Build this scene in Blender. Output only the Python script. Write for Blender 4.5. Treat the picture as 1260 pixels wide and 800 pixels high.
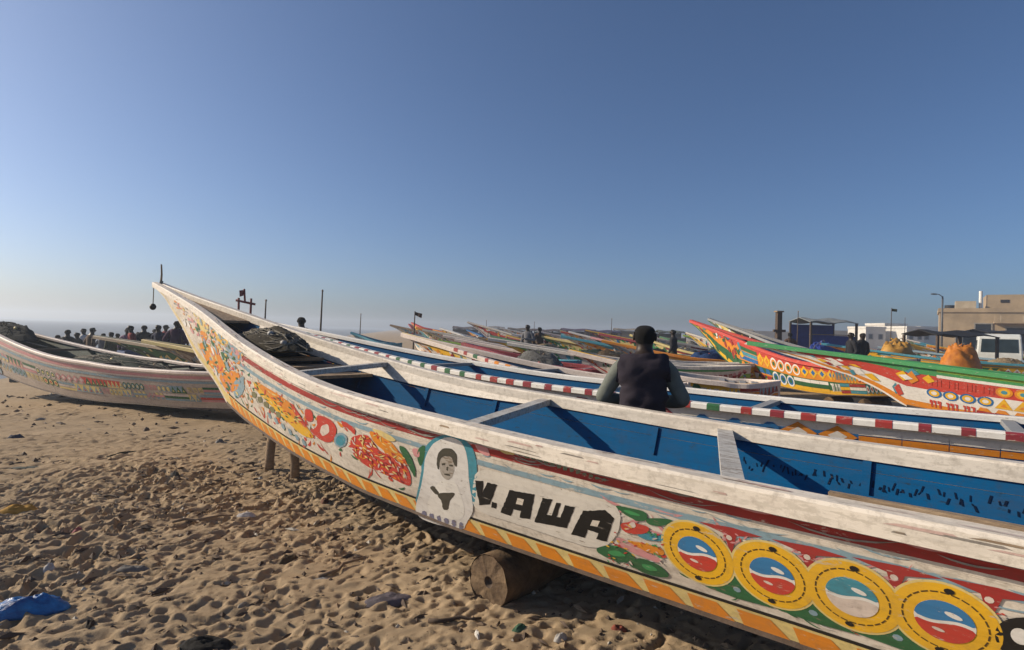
import bpy, bmesh, math, random
import numpy as np
from mathutils import Vector, Matrix
from mathutils.bvhtree import BVHTree
from mathutils.geometry import delaunay_2d_cdt

for o in list(bpy.data.objects):
    bpy.data.objects.remove(o)
scene = bpy.context.scene
COL = scene.collection
R = math.radians

# ------------------------------------------------------------------ camera
F = 705.0                      # focal length in pixels of the 1260 px wide photograph
EYE = 1.55
CAM = np.array([0.0, 0.0, EYE])
_roll = math.atan(0.0286)
_pitch = math.atan(8.0 / F)
FW = np.array([0, math.cos(_pitch), math.sin(_pitch)])
_rt = np.array([1.0, 0, 0])
_up = np.cross(_rt, FW)
RT = _rt * math.cos(_roll) + _up * math.sin(_roll)
UP = -_rt * math.sin(_roll) + _up * math.cos(_roll)
cam_data = bpy.data.cameras.new('camera')
cam = bpy.data.objects.new('camera', cam_data)
COL.objects.link(cam)
cam_data.sensor_width = 36.0
cam_data.lens = F / 1260.0 * 36.0
cam_data.clip_start = 0.05
cam_data.clip_end = 30000
_m = Matrix.Identity(4)
for i in range(3):
    _m[i][0], _m[i][1], _m[i][2], _m[i][3] = RT[i], UP[i], -FW[i], CAM[i]
cam.matrix_world = _m
scene.camera = cam

# ------------------------------------------------------------------ sky, sun, exposure
SUN_EL = R(26)
SUN_DIR = np.array([-0.985, 0.165])        # horizontal direction towards the sun
SUN_DIR = SUN_DIR / np.linalg.norm(SUN_DIR)
world = bpy.data.worlds.new('World')
scene.world = world
world.use_nodes = True
wn = world.node_tree
wn.nodes.clear()
sky = wn.nodes.new('ShaderNodeTexSky')
sky.sky_type = 'NISHITA'
sky.sun_disc = False
sky.sun_elevation = SUN_EL
sky.sun_rotation = math.atan2(SUN_DIR[0], SUN_DIR[1])
sky.altitude = 0
sky.air_density = 0.76
sky.dust_density = 1.75
sky.ozone_density = 5.5
bg = wn.nodes.new('ShaderNodeBackground')
bg.inputs['Strength'].default_value = 0.097
wo = wn.nodes.new('ShaderNodeOutputWorld')
wn.links.new(sky.outputs[0], bg.inputs['Color'])
wn.links.new(bg.outputs[0], wo.inputs['Surface'])
sd = bpy.data.lights.new('sun', 'SUN')
sd.energy = 5.0
sd.angle = R(0.53)
sd.color = (1.0, 0.85, 0.66)
sun = bpy.data.objects.new('sun', sd)
COL.objects.link(sun)
_s = Vector((SUN_DIR[0] * math.cos(SUN_EL), SUN_DIR[1] * math.cos(SUN_EL), math.sin(SUN_EL)))
sun.rotation_euler = _s.to_track_quat('Z', 'Y').to_euler()
sun.location = (-30, -5, 20)
scene.view_settings.view_transform = 'Standard'
scene.view_settings.look = 'None'
scene.view_settings.exposure = 0.18
scene.view_settings.gamma = 1.0

# ------------------------------------------------------------------ pixel helpers
def ray(px, py):
    return FW + RT * (px - 630) / F + UP * (400 - py) / F
def at_z(px, py, z=0.0):
    d = ray(px, py)
    return CAM + d * (z - EYE) / d[2]
def at_y(px, py, Y):
    d = ray(px, py)
    return CAM + d * Y / d[1]
def horizon(px):
    return 408 + 0.0286 * (px - 630)

# ------------------------------------------------------------------ object helpers
def tag(o, label=None, cat=None, group=None, kind=None):
    if label: o['label'] = label
    if cat: o['category'] = cat
    if group: o['group'] = group
    if kind: o['kind'] = kind
    return o
def empty(name, loc, rz=0.0):
    o = bpy.data.objects.new(name, None)
    COL.objects.link(o)
    o.empty_display_size = 0.2
    o.location = tuple(float(a) for a in loc)
    o.rotation_euler = (0, 0, rz)
    return o
class MB:
    def __init__(s):
        s.v = []; s.f = []; s.m = []
    def add(s, verts, faces, mi=0):
        b = len(s.v)
        s.v.extend([tuple(float(c) for c in p) for p in verts])
        for f in faces:
            s.f.append(tuple(b + i for i in f)); s.m.append(mi)
    def box(s, c, h, mi=0, rz=0.0, taper=1.0):
        ca, sa = math.cos(rz), math.sin(rz)
        vs = []
        for dz in (-1, 1):
            k = taper if dz > 0 else 1.0
            for dx, dy in ((-1, -1), (1, -1), (1, 1), (-1, 1)):
                x, y = dx * h[0] * k, dy * h[1] * k
                vs.append((c[0] + x * ca - y * sa, c[1] + x * sa + y * ca, c[2] + dz * h[2]))
        s.add(vs, [(3, 2, 1, 0), (4, 5, 6, 7), (0, 1, 5, 4), (1, 2, 6, 5), (2, 3, 7, 6), (3, 0, 4, 7)], mi)
    def tube(s, pts, rad, n=8, mi=0, cap=True):
        pts = [Vector(p) for p in pts]
        if not hasattr(rad, '__len__'): rad = [rad] * len(pts)
        base = len(s.v); ref = Vector((0.13, 0.2, 1)).normalized()
        for i, p in enumerate(pts):
            d = (pts[min(i + 1, len(pts) - 1)] - pts[max(i - 1, 0)]).normalized()
            a = d.cross(ref)
            if a.length < 1e-3: a = d.cross(Vector((1, 0, 0)))
            a.normalize(); b = d.cross(a)
            for k in range(n):
                t = 2 * math.pi * k / n
                s.v.append(tuple(p + (a * math.cos(t) + b * math.sin(t)) * rad[i]))
        for i in range(len(pts) - 1):
            for k in range(n):
                q = base + i * n
                s.f.append((q + k, q + (k + 1) % n, q + n + (k + 1) % n, q + n + k)); s.m.append(mi)
        if cap:
            s.f.append(tuple(base + k for k in range(n))[::-1]); s.m.append(mi)
            s.f.append(tuple(base + (len(pts) - 1) * n + k for k in range(n))); s.m.append(mi)
    def build(s, name, mats, parent=None, smooth=False):
        me = bpy.data.meshes.new(name)
        me.from_pydata(s.v, [], s.f)
        if not isinstance(mats, (list, tuple)): mats = [mats]
        for m in mats: me.materials.append(m)
        if len(mats) > 1: me.polygons.foreach_set('material_index', s.m)
        if smooth: me.polygons.foreach_set('use_smooth', [True] * len(me.polygons))
        me.update()
        o = bpy.data.objects.new(name, me)
        COL.objects.link(o)
        if parent: o.parent = parent
        return o
def fix_normals(o):
    bm = bmesh.new(); bm.from_mesh(o.data)
    bmesh.ops.recalc_face_normals(bm, faces=bm.faces)
    bm.to_mesh(o.data); bm.free()
    return o

# ------------------------------------------------------------------ materials
_mats = {}
def _nt(name):
    m = bpy.data.materials.new(name); m.use_nodes = True
    nt = m.node_tree; b = nt.nodes['Principled BSDF']
    return m, nt, b
def _noise(nt, vec, scale, detail=4, rough=0.6):
    n = nt.nodes.new('ShaderNodeTexNoise'); n.inputs['Scale'].default_value = scale
    n.inputs['Detail'].default_value = detail; n.inputs['Roughness'].default_value = rough
    nt.links.new(vec, n.inputs['Vector']); return n.outputs['Fac']
def _map(nt, scale, loc=(0, 0, 0)):
    t = nt.nodes.new('ShaderNodeTexCoord'); mp = nt.nodes.new('ShaderNodeMapping')
    mp.inputs['Scale'].default_value = scale; mp.inputs['Location'].default_value = loc
    nt.links.new(t.outputs['Object'], mp.inputs['Vector']); return mp.outputs['Vector']
def _ramp(nt, fac, a, b, lo=0.0, hi=1.0):
    r = nt.nodes.new('ShaderNodeMapRange'); r.inputs['From Min'].default_value = a; r.inputs['From Max'].default_value = b
    r.inputs['To Min'].default_value = lo; r.inputs['To Max'].default_value = hi
    nt.links.new(fac, r.inputs['Value']); return r.outputs['Result']
def _mix(nt, fac, c1, c2, mode='MIX'):
    m = nt.nodes.new('ShaderNodeMix'); m.data_type = 'RGBA'; m.blend_type = mode
    for sock, val in ((m.inputs[0], fac), (m.inputs[6], c1), (m.inputs[7], c2)):
        if hasattr(val, 'is_output'): nt.links.new(val, sock)
        elif isinstance(val, (int, float)): sock.default_value = val
        else: sock.default_value = (*val, 1)
    return m.outputs[2]
def _bump(nt, h, b, strength, dist=0.01):
    bp = nt.nodes.new('ShaderNodeBump'); bp.inputs['Strength'].default_value = strength; bp.inputs['Distance'].default_value = dist
    nt.links.new(h, bp.inputs['Height']); nt.links.new(bp.outputs[0], b.inputs['Normal'])

UNDER = (0.50, 0.45, 0.37)
def paint(name, rgb, wear=0.5, rough=0.55, chip=None, spec=0.35):
    if chip is None: chip = UNDER if (max(rgb) - min(rgb) > .12 and max(rgb) > .1) else (0.19, 0.145, 0.1)
    wear = min(wear * 1.2 + .08, 1.1)
    """old brushed paint on boards: streaks along the boat, grime and chips down to wood"""
    if name in _mats: return _mats[name]
    m, nt, b = _nt(name)
    vlong = _map(nt, (0.55, 5.0, 5.0)); viso = _map(nt, (1, 1, 1))
    streak = _noise(nt, vlong, 5.0, 6, 0.65)
    cloud = _noise(nt, viso, 2.3, 5, 0.6)
    fine = _noise(nt, viso, 26.0, 5, 0.7)
    dark = tuple(c * 0.62 for c in rgb)
    c = _mix(nt, _ramp(nt, cloud, 0.35, 0.75), rgb, tuple(x * 0.78 + 0.035 * max(rgb) for x in rgb))
    c = _mix(nt, _ramp(nt, streak, 0.50, 0.72, 0, 0.75 * wear), c, dark)
    k_ = min(1.0, max(rgb) * 1.5)
    grime = tuple(g * k_ for g in (0.20, 0.16, 0.115))
    c = _mix(nt, _ramp(nt, fine, 0.50, 0.70, 0, 0.62 * wear), c, tuple(.55 * g + .25 * x for g, x in zip(grime, rgb)))
    c = _mix(nt, _ramp(nt, _noise(nt, _map(nt, (.5, 2.2, 1.2), (7, 3, 5)), 3.1, 6, .7), .54, .70, 0, .55 * wear), c, tuple(.5 * g + .3 * x for g, x in zip((.30 * k_, .21 * k_, .16 * k_), rgb)))
    mul = nt.nodes.new('ShaderNodeMath'); mul.operation = 'ADD'
    nt.links.new(_noise(nt, _map(nt, (1.6, 7, 7), (3, 1, 2)), 7.0, 7, 0.72), mul.inputs[0]); mul.inputs[1].default_value = -0.08 + 0.13 * wear
    c = _mix(nt, _ramp(nt, mul.outputs[0], 0.60, 0.645, 0, .85), c, chip)
    nt.links.new(c, b.inputs['Base Color'])
    b.inputs['Roughness'].default_value = rough
    b.inputs['Specular IOR Level'].default_value = spec
    _bump(nt, streak, b, 0.35, 0.006)
    _mats[name] = m
    return m
def plain(name, rgb, rgb2=None, rough=0.8, scale=8.0, bump=0.3, stretch=(1, 1, 1)):
    if name in _mats: return _mats[name]
    m, nt, b = _nt(name)
    v = _map(nt, stretch)
    n = _noise(nt, v, scale, 6, 0.65)
    rgb2 = rgb2 or tuple(c * 0.55 for c in rgb)
    c = _mix(nt, _ramp(nt, n, 0.32, 0.68), rgb2, rgb)
    nt.links.new(c, b.inputs['Base Color']); b.inputs['Roughness'].default_value = rough
    b.inputs['Specular IOR Level'].default_value = 0.3
    _bump(nt, _noise(nt, v, scale * 3, 5, 0.7), b, bump, 0.01)
    _mats[name] = m
    return m

CREAM = paint('cream_white_paint', (0.70, 0.635, 0.535), 0.8)
WHITE = paint('white_paint', (0.78, 0.76, 0.70), 0.3)
PINKW = paint('faded_pinkish_white_paint', (0.70, 0.60, 0.52), 0.55)
RED = paint('dark_red_paint', (0.36, 0.035, 0.03), 0.45)
SCAR = paint('scarlet_paint', (0.56, 0.055, 0.035), 0.45)
MAROON = paint('maroon_paint', (0.26, 0.03, 0.04), 0.4)
ORANGE = paint('orange_paint', (0.72, 0.25, 0.015), 0.4)
YELLOW = paint('yellow_paint', (0.80, 0.45, 0.018), 0.35)
PALEY = paint('pale_yellow_paint', (0.72, 0.57, 0.22), 0.45)
GREEN = paint('green_paint', (0.035, 0.14, 0.055), 0.5)
BRGREEN = paint('bright_green_paint', (0.06, 0.30, 0.10), 0.4)
LIME = paint('lime_green_paint', (0.28, 0.45, 0.06), 0.4)
TEAL = paint('teal_blue_paint', (0.06, 0.28, 0.36), 0.45)
SKYB = paint('greyed_sky_blue_paint', (0.24, 0.36, 0.42), 0.6)
BLUE = paint('strong_blue_paint', (0.02, 0.15, 0.38), 0.35)
INBLUE = paint('deep_blue_inside_paint', (0.0008, 0.078, 0.205), 0.40, 0.75, (0.02, 0.035, 0.05), 0.06)
NAVY = paint('navy_inside_paint', (0.006, 0.035, 0.10), 0.35, .75, None, .08)
BLACK = paint('black_paint', (0.018, 0.017, 0.016), 0.3)
GREY = paint('grey_paint', (0.30, 0.30, 0.29), 0.5)
DKGREEN = paint('dark_green_inside_paint', (0.02, 0.05, 0.035), 0.4)
PINK = paint('pink_paint', (0.62, 0.28, 0.28), 0.5)
WOOD = plain('weathered_wood', (0.34, 0.25, 0.16), (0.16, 0.11, 0.07), 0.85, 6, 0.6, (1, 6, 6))
DWOOD = plain('dark_wet_wood', (0.10, 0.07, 0.05), None, 0.8, 9, 0.6)
LOGW = plain('log_wood', (0.17, 0.115, 0.065), (0.06, 0.04, 0.024), 0.9, 9, 1.0)
NET = plain('dark_net', (0.055, 0.045, 0.025), (0.015, 0.012, 0.008), 0.95, 30, 1.0)
METAL = plain('dull_metal', (0.12, 0.12, 0.12), None, 0.5, 10, 0.1)
ROPE = plain('grey_rope', (0.22, 0.2, 0.16), None, 0.9, 60, 0.6)
SKIN = plain('dark_skin', (0.030, 0.019, 0.013), (0.022, 0.014, 0.010), 0.5, 12, 0.1)
HAIR = plain('black_hair', (0.008, 0.007, 0.006), None, 0.9, 120, 1.0)

# ------------------------------------------------------------------ ground height
def shore(X, Y):
    return (X + 14 + 0.184 * Y) * 0.983
def base_h(X, Y):
    d = shore(X, Y)
    h = np.where(d > 9, 0.0, -0.6 * ((9 - d) / 9.0) ** 1.3)
    with np.errstate(invalid='ignore'):
        h = np.where(d > 9, 0.0, -0.6 * (np.clip(9 - d, 0, None) / 9.0) ** 1.3)
    h = np.where(d < 0, -0.6 + np.clip(d, -60, 0) * 0.05, h)
    return h
def gz(X, Y):
    return float(base_h(np.array(float(X)), np.array(float(Y))))
_rng = np.random.RandomState(7)
_lat = _rng.rand(256, 256)
def vnoise(x, y):
    xi = np.floor(x).astype(int); yi = np.floor(y).astype(int)
    fx = x - xi; fy = y - yi
    fx = fx * fx * (3 - 2 * fx); fy = fy * fy * (3 - 2 * fy)
    a = _lat[xi & 255, yi & 255]; b = _lat[(xi + 1) & 255, yi & 255]
    c = _lat[xi & 255, (yi + 1) & 255]; d = _lat[(xi + 1) & 255, (yi + 1) & 255]
    return (a * (1 - fx) + b * fx) * (1 - fy) + (c * (1 - fx) + d * fx) * fy - 0.5

def build_sand():
    def geo(a, step, end, k=1.18):
        out = []; s = step
        sg = 1 if end > a else -1
        x = a
        while (x - end) * sg < 0:
            s *= k; x += sg * s; out.append(x)
        return out
    xs = np.concatenate([geo(-10, .03, -2500, 1.06)[::-1], np.arange(-10, -4.6, .026), np.arange(-4.6, 2.2, .0125), geo(2.2, .02, 2500, 1.09)])
    ys = np.concatenate([geo(2.3, .02, -80)[::-1], np.arange(2.3, 5.2, .0115), np.arange(5.2, 9, .024), geo(9, .028, 4000, 1.045)])
    X, Y = np.meshgrid(xs, ys, indexing='ij')
    Z = base_h(X, Y)
    near = np.clip(1.6 - np.hypot(X + 1, Y - 3) / 22.0, 0, 1)
    # trodden lumps
    ca, sa = math.cos(0.5), math.sin(0.5)
    U, V = X * ca + Y * sa, -X * sa + Y * ca
    rid = lambda n: 0.5 - 2 * np.abs(n)
    MK = np.clip(.75 + 1.5 * vnoise(X * .8 + 5, Y * .9) + .9 * vnoise(X * 2.1, Y * 2.4 + 8), .25, 1.25)
    Z = Z + near * (0.06 * vnoise(X * .7, Y * .7) + 0.028 * vnoise(U * 2.0 + 9, V * 3.3) + 0.009 * vnoise(U * 4.6, V * 9.0 + 3)
                    + .8 * MK * (0.009 * vnoise(U * 9, V * 19) + 0.009 * rid(vnoise(U * 17, V * 29)) + 0.009 * vnoise(X * 37, Y * 41) + 0.008 * vnoise(X * 67, Y * 71)))
    # footprints
    rs = np.random.RandomState(11)
    for k in range(5200):
        if k < 2400: cx, cy = rs.uniform(-6.5, 2.6), rs.uniform(2.3, 6.5)
        else: cx, cy = rs.uniform(-16, 3), rs.uniform(5, 15)
        a = rs.normal(0.75, 0.6); L = rs.uniform(.04, .14); Wd = rs.uniform(.022, .05); dep = rs.uniform(.006, .026)
        rr = L * 1.8
        i0, i1 = np.searchsorted(xs, (cx - rr, cx + rr)); j0, j1 = np.searchsorted(ys, (cy - rr, cy + rr))
        if i1 - i0 < 2 or j1 - j0 < 2: continue
        dx = xs[i0:i1, None] - cx; dy = ys[None, j0:j1] - cy
        u = (dx * math.cos(a) + dy * math.sin(a)) / L; v = (-dx * math.sin(a) + dy * math.cos(a)) / Wd
        r = np.sqrt(u * u + v * v) * (1 + .3 * np.sin(3 * np.arctan2(v, u) + k)); dep *= float(np.clip(.75 + 1.5 * vnoise(np.array(cx * .8 + 5), np.array(cy * .9)), .3, 1.2))
        Z[i0:i1, j0:j1] += -dep * np.exp(-(r / .85) ** 6) + dep * .30 * np.exp(-((r - 1.2) / .2) ** 2)
    for k in range(7000):                                   # small pits, pebble holes and heel marks
        cx, cy = rs.uniform(-6.5, 2.6), 2.3 + 5.5 * rs.rand() ** 1.3
        a = rs.normal(0.6, 0.5); L = rs.uniform(.015, .05); Wd = L * rs.uniform(.3, .8); dep = rs.uniform(.008, .024)
        i0, i1 = np.searchsorted(xs, (cx - 2 * L, cx + 2 * L)); j0, j1 = np.searchsorted(ys, (cy - 2 * L, cy + 2 * L))
        if i1 - i0 < 2 or j1 - j0 < 2: continue
        dx = xs[i0:i1, None] - cx; dy = ys[None, j0:j1] - cy
        u = (dx * math.cos(a) + dy * math.sin(a)) / L; v = (-dx * math.sin(a) + dy * math.cos(a)) / Wd
        Z[i0:i1, j0:j1] -= dep * np.exp(-(u * u + v * v) ** 2) * rs.choice((1, 1, 1, -.8))
    # walked tracks: left and right prints along paths
    for x0, y0, ang, n_ in ((-5.5, 2.9, .55, 16), (-4.2, 2.4, .9, 14), (-6, 5.2, .1, 14), (-2.4, 2.5, 1.9, 12), (-3.6, 4.2, .35, 9), (-8, 6.6, -.1, 18), (-7.5, 4.4, .4, 12)):
        for k in range(n_):
            sd_ = 1 if k % 2 else -1; aa = ang + rs.normal(0, .08)
            cx = x0 + math.cos(ang) * k * .33 - math.sin(ang) * .09 * sd_ + rs.normal(0, .02); cy = y0 + math.sin(ang) * k * .33 + math.cos(ang) * .09 * sd_
            i0, i1 = np.searchsorted(xs, (cx - .25, cx + .25)); j0, j1 = np.searchsorted(ys, (cy - .25, cy + .25))
            if i1 - i0 < 2 or j1 - j0 < 2: continue
            dx = xs[i0:i1, None] - cx; dy = ys[None, j0:j1] - cy
            u = (dx * math.cos(aa) + dy * math.sin(aa)) / .135; v = (-dx * math.sin(aa) + dy * math.cos(aa)) / (.042 + .008 * np.sin(2.4 * (dx * math.cos(aa) + dy * math.sin(aa)) / .135))
            r = (np.abs(u) ** 3 + np.abs(v) ** 2.5) ** .4
            Z[i0:i1, j0:j1] += -.034 * np.exp(-(r / .95) ** 8) + .013 * np.exp(-((r - 1.2) / .16) ** 2)
    # the sand is flat where it is pressed down under the big boat's roller
    nx, ny = len(xs), len(ys)
    me = bpy.data.meshes.new('sand')
    co = np.stack([X, Y, Z], -1).reshape(-1, 3).astype(np.float32)
    idx = np.arange(nx * ny).reshape(nx, ny)
    q = np.stack([idx[:-1, :-1], idx[1:, :-1], idx[1:, 1:], idx[:-1, 1:]], -1).reshape(-1, 4).astype(np.int32)
    me.vertices.add(len(co)); me.vertices.foreach_set('co', co.ravel())
    me.loops.add(q.size); me.loops.foreach_set('vertex_index', q.ravel())
    me.polygons.add(len(q)); me.polygons.foreach_set('loop_start', np.arange(0, q.size, 4, dtype=np.int32))
    me.polygons.foreach_set('loop_total', np.full(len(q), 4, dtype=np.int32))
    me.polygons.foreach_set('use_smooth', np.ones(len(q), dtype=bool))
    me.update(calc_edges=True); me.validate()
    m, nt, b = _nt('beach_sand')
    v = _map(nt, (1, 1, 1))
    big = _noise(nt, v, 0.9, 5, .6); mid = _noise(nt, v, 9.0, 6, .7); fine = _noise(nt, v, 160, 3, .7)
    c = _mix(nt, _ramp(nt, big, .35, .7), (0.375, 0.285, 0.182), (0.30, 0.225, 0.142))
    c = _mix(nt, _ramp(nt, mid, .48, .72, 0, .55), c, (0.175, 0.118, 0.068))
    c = _mix(nt, _ramp(nt, fine, .38, .62, 0, .28), c, (0.47, 0.35, 0.21))
    spk = nt.nodes.new('ShaderNodeTexVoronoi'); spk.inputs['Scale'].default_value = 24; nt.links.new(v, spk.inputs['Vector'])
    c = _mix(nt, _ramp(nt, spk.outputs['Distance'], .16, .10, 0, .75), c, (0.11, 0.075, 0.05))
    nt.links.new(c, b.inputs['Base Color']); b.inputs['Roughness'].default_value = .95; b.inputs['Specular IOR Level'].default_value = .15
    _bump(nt, fine, b, .8, .008)
    me.materials.append(m)
    o = bpy.data.objects.new('beach_sand', me); COL.objects.link(o)
    return tag(o, 'trodden golden beach sand pitted with footprints', 'sand', kind='structure')
build_sand()

# sea
def build_sea():
    mb = MB()
    mb.add([(-9000, -3000, -.6), (-6, -3000, -.6), (-6, 9000, -.6), (-9000, 9000, -.6)], [(0, 1, 2, 3)])
    m, nt, b = _nt('sea_water')
    b.inputs['Base Color'].default_value = (0.17, 0.19, 0.20, 1)
    b.inputs['Roughness'].default_value = .55
    v = _map(nt, (1, .5, 1)); _bump(nt, _noise(nt, v, .6, 6, .6), b, .8, .3)
    tag(mb.build('sea', m), 'grey blue sea beyond the boats', 'sea', kind='structure')
build_sea()

# ------------------------------------------------------------------ pirogue hulls
KN = np.array([-8.6, -7.4, -6.0, -4, -2.5, -1.2, 0, 1.2, 2.4, 3.6, 4.8, 6.2, 7.7])
KZ = np.array([1.62, 1.42, 1.2, 1.0435, 1.0074, 1.0121, 1.0491, 1.1103, 1.2562, 1.4462, 1.6671, 1.9117, 2.1776])
KB = np.array([0.06, .24, .46, .671, .6783, .7001, .7054, .6663, .5699, .4229, .2599, .1194, .0289])
CT = np.array([-8.6, -7.4, -6.0, -4, -2.5, -1.2, 0, 1.2, 2.4, 3.6, 4.1, 4.68, 9])
CB = np.array([.03, .10, .26, .42, .4472, .4622, .4656, .4284, .3346, .1765, .105, .03, .03])
ZT = np.array([-8.6, -8.0, -7.4, -6, -4, -2, -1, 0, 1, 2, 3, 4, 4.68, 5, 5.2, 5.74, 6.1, 6.41, 7.24, 7.74])
ZZ = np.array([1.2, .82, .55, .42, .375, .353, .3326, .312, .311, .35, .4056, .474, .557, .75, .85, 1.075, 1.285, 1.5, 1.936, 2.115])
def natspl(x, y, t):
    N = len(x); h = np.diff(x); M = np.zeros((N, N)); r = np.zeros(N); M[0, 0] = M[-1, -1] = 1
    for i in range(1, N - 1):
        M[i, i - 1] = h[i - 1]; M[i, i] = 2 * (h[i - 1] + h[i]); M[i, i + 1] = h[i]
        r[i] = 6 * ((y[i + 1] - y[i]) / h[i] - (y[i] - y[i - 1]) / h[i - 1])
    m = np.linalg.solve(M, r); i = np.clip(np.searchsorted(x, t) - 1, 0, N - 2)
    a = (x[i + 1] - t) / h[i]; b = (t - x[i]) / h[i]
    return a * y[i] + b * y[i + 1] + ((a ** 3 - a) * m[i] + (b ** 3 - b) * m[i + 1]) * h[i] ** 2 / 6
TT = np.linspace(-8.6, 7.7, 600)
TZ = natspl(KN, KZ, TT); TB = natspl(KN, KB, TT)
class Hull:
    """x to the bow, +y is the side that faces the camera, z up; t is the station of the unscaled boat"""
    def __init__(s, sx=1, sy=1, sz=1, rise=1.0, aft=1.0, stern=.2):
        s.stern = stern
        s.sx, s.sy, s.sz, s.rise, s.aft, s.low, s.t0 = sx, sy, sz, rise, aft, 0.0, -8.6
    def X(s, t): return t * s.sx * (1.0 if t > 0 else s.aft)
    def zz(s, z):
        z = z - s.low
        return z * s.sz if z < 1.03 else (1.03 + (z - 1.03) * s.rise) * s.sz
    def zg(s, t):
        z = s.zz(float(np.interp(t, TT, TZ)))
        return z if t > -2.5 else s.zz(1.0074) + (z - s.zz(1.0074)) * s.stern
    def b(s, t): return max(float(np.interp(t, TT, TB)), .02) * s.sy
    def c(s, t): return float(np.interp(t, CT, CB)) * s.sy
    def zc(s, t):
        z = s.zz(float(np.interp(t, ZT, ZZ)))
        return z if t > -2.5 else min(z, s.zg(t) - .35)
    def P(s, t, v, side=1, off=0.0):
        b = s.b(t) + .03; c = s.c(t); zc = s.zc(t); zg = s.zg(t)
        l = c + (b - c) * v + .02 * math.sin(math.pi * min(max(v, 0), 1)) * min(1, b / .3)
        z = zc + (zg - zc) * v
        dl, dz = b - c, zg - zc; q = math.hypot(dl, dz) + 1e-6
        return (s.X(t), side * (l + off * dz / q), z - off * dl / q)
    def stations(s, a, b, n=50):
        return list(np.linspace(a, b, n))

def strake(h, ts, v0, v1, side, thick=.03, nv=3, off=0.0):
    mb = MB(); n = len(ts); vs = np.linspace(v0, v1, nv)
    P = []
    for t in ts:
        th = min(thick, (h.b(t) + .02) * .45)
        P.append([h.P(t, v, side, off) for v in vs] + [h.P(t, v, side, -th) for v in vs[::-1]])
    m = 2 * nv
    for row in P: mb.v.extend(row)
    for i in range(n - 1):
        for k in range(m):
            a, b = i * m + k, i * m + (k + 1) % m
            f = (a, b, b + m, a + m)
            mb.f.append(f if side < 0 else f[::-1]); mb.m.append(1 if nv <= k < m - 1 else 0)
    for i in (0, n - 1):
        f = tuple(i * m + k for k in range(m))
        mb.f.append(f if (i == 0) == (side > 0) else f[::-1]); mb.m.append(0)
    return mb
def rail(h, ts, side, w_in=.045, w_out=.06, hh=.085):
    mb = MB(); n = len(ts)
    for t in ts:
        b, z = h.b(t), h.zg(t)
        wi = max(b - w_in, .004)
        sec = [(wi, z - hh), (b + w_out, z - hh + .006), (b + w_out, z - .012), (b + w_out - .012, z), (wi + .010, z + .002), (wi, z - .010)]
        mb.v.extend([(h.X(t), side * l, zz) for l, zz in sec])
    for i in range(n - 1):
        for k in range(6):
            a, b = i * 6 + k, i * 6 + (k + 1) % 6
            f = (a, b, b + 6, a + 6); mb.f.append(f if side < 0 else f[::-1]); mb.m.append(0)
    for i in (0, n - 1):
        f = tuple(i * 6 + k for k in range(6)); mb.f.append(f); mb.m.append(0)
    return mb
def band(h, ts, v0, v1, side, off):
    mb = MB()
    for t in ts:
        mb.v.append(h.P(t, v0, side, off)); mb.v.append(h.P(t, v1, side, off))
    for i in range(len(ts) - 1):
        a = 2 * i; f = (a, a + 2, a + 3, a + 1); mb.f.append(f if side < 0 else f[::-1]); mb.m.append(0)
    return mb
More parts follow.
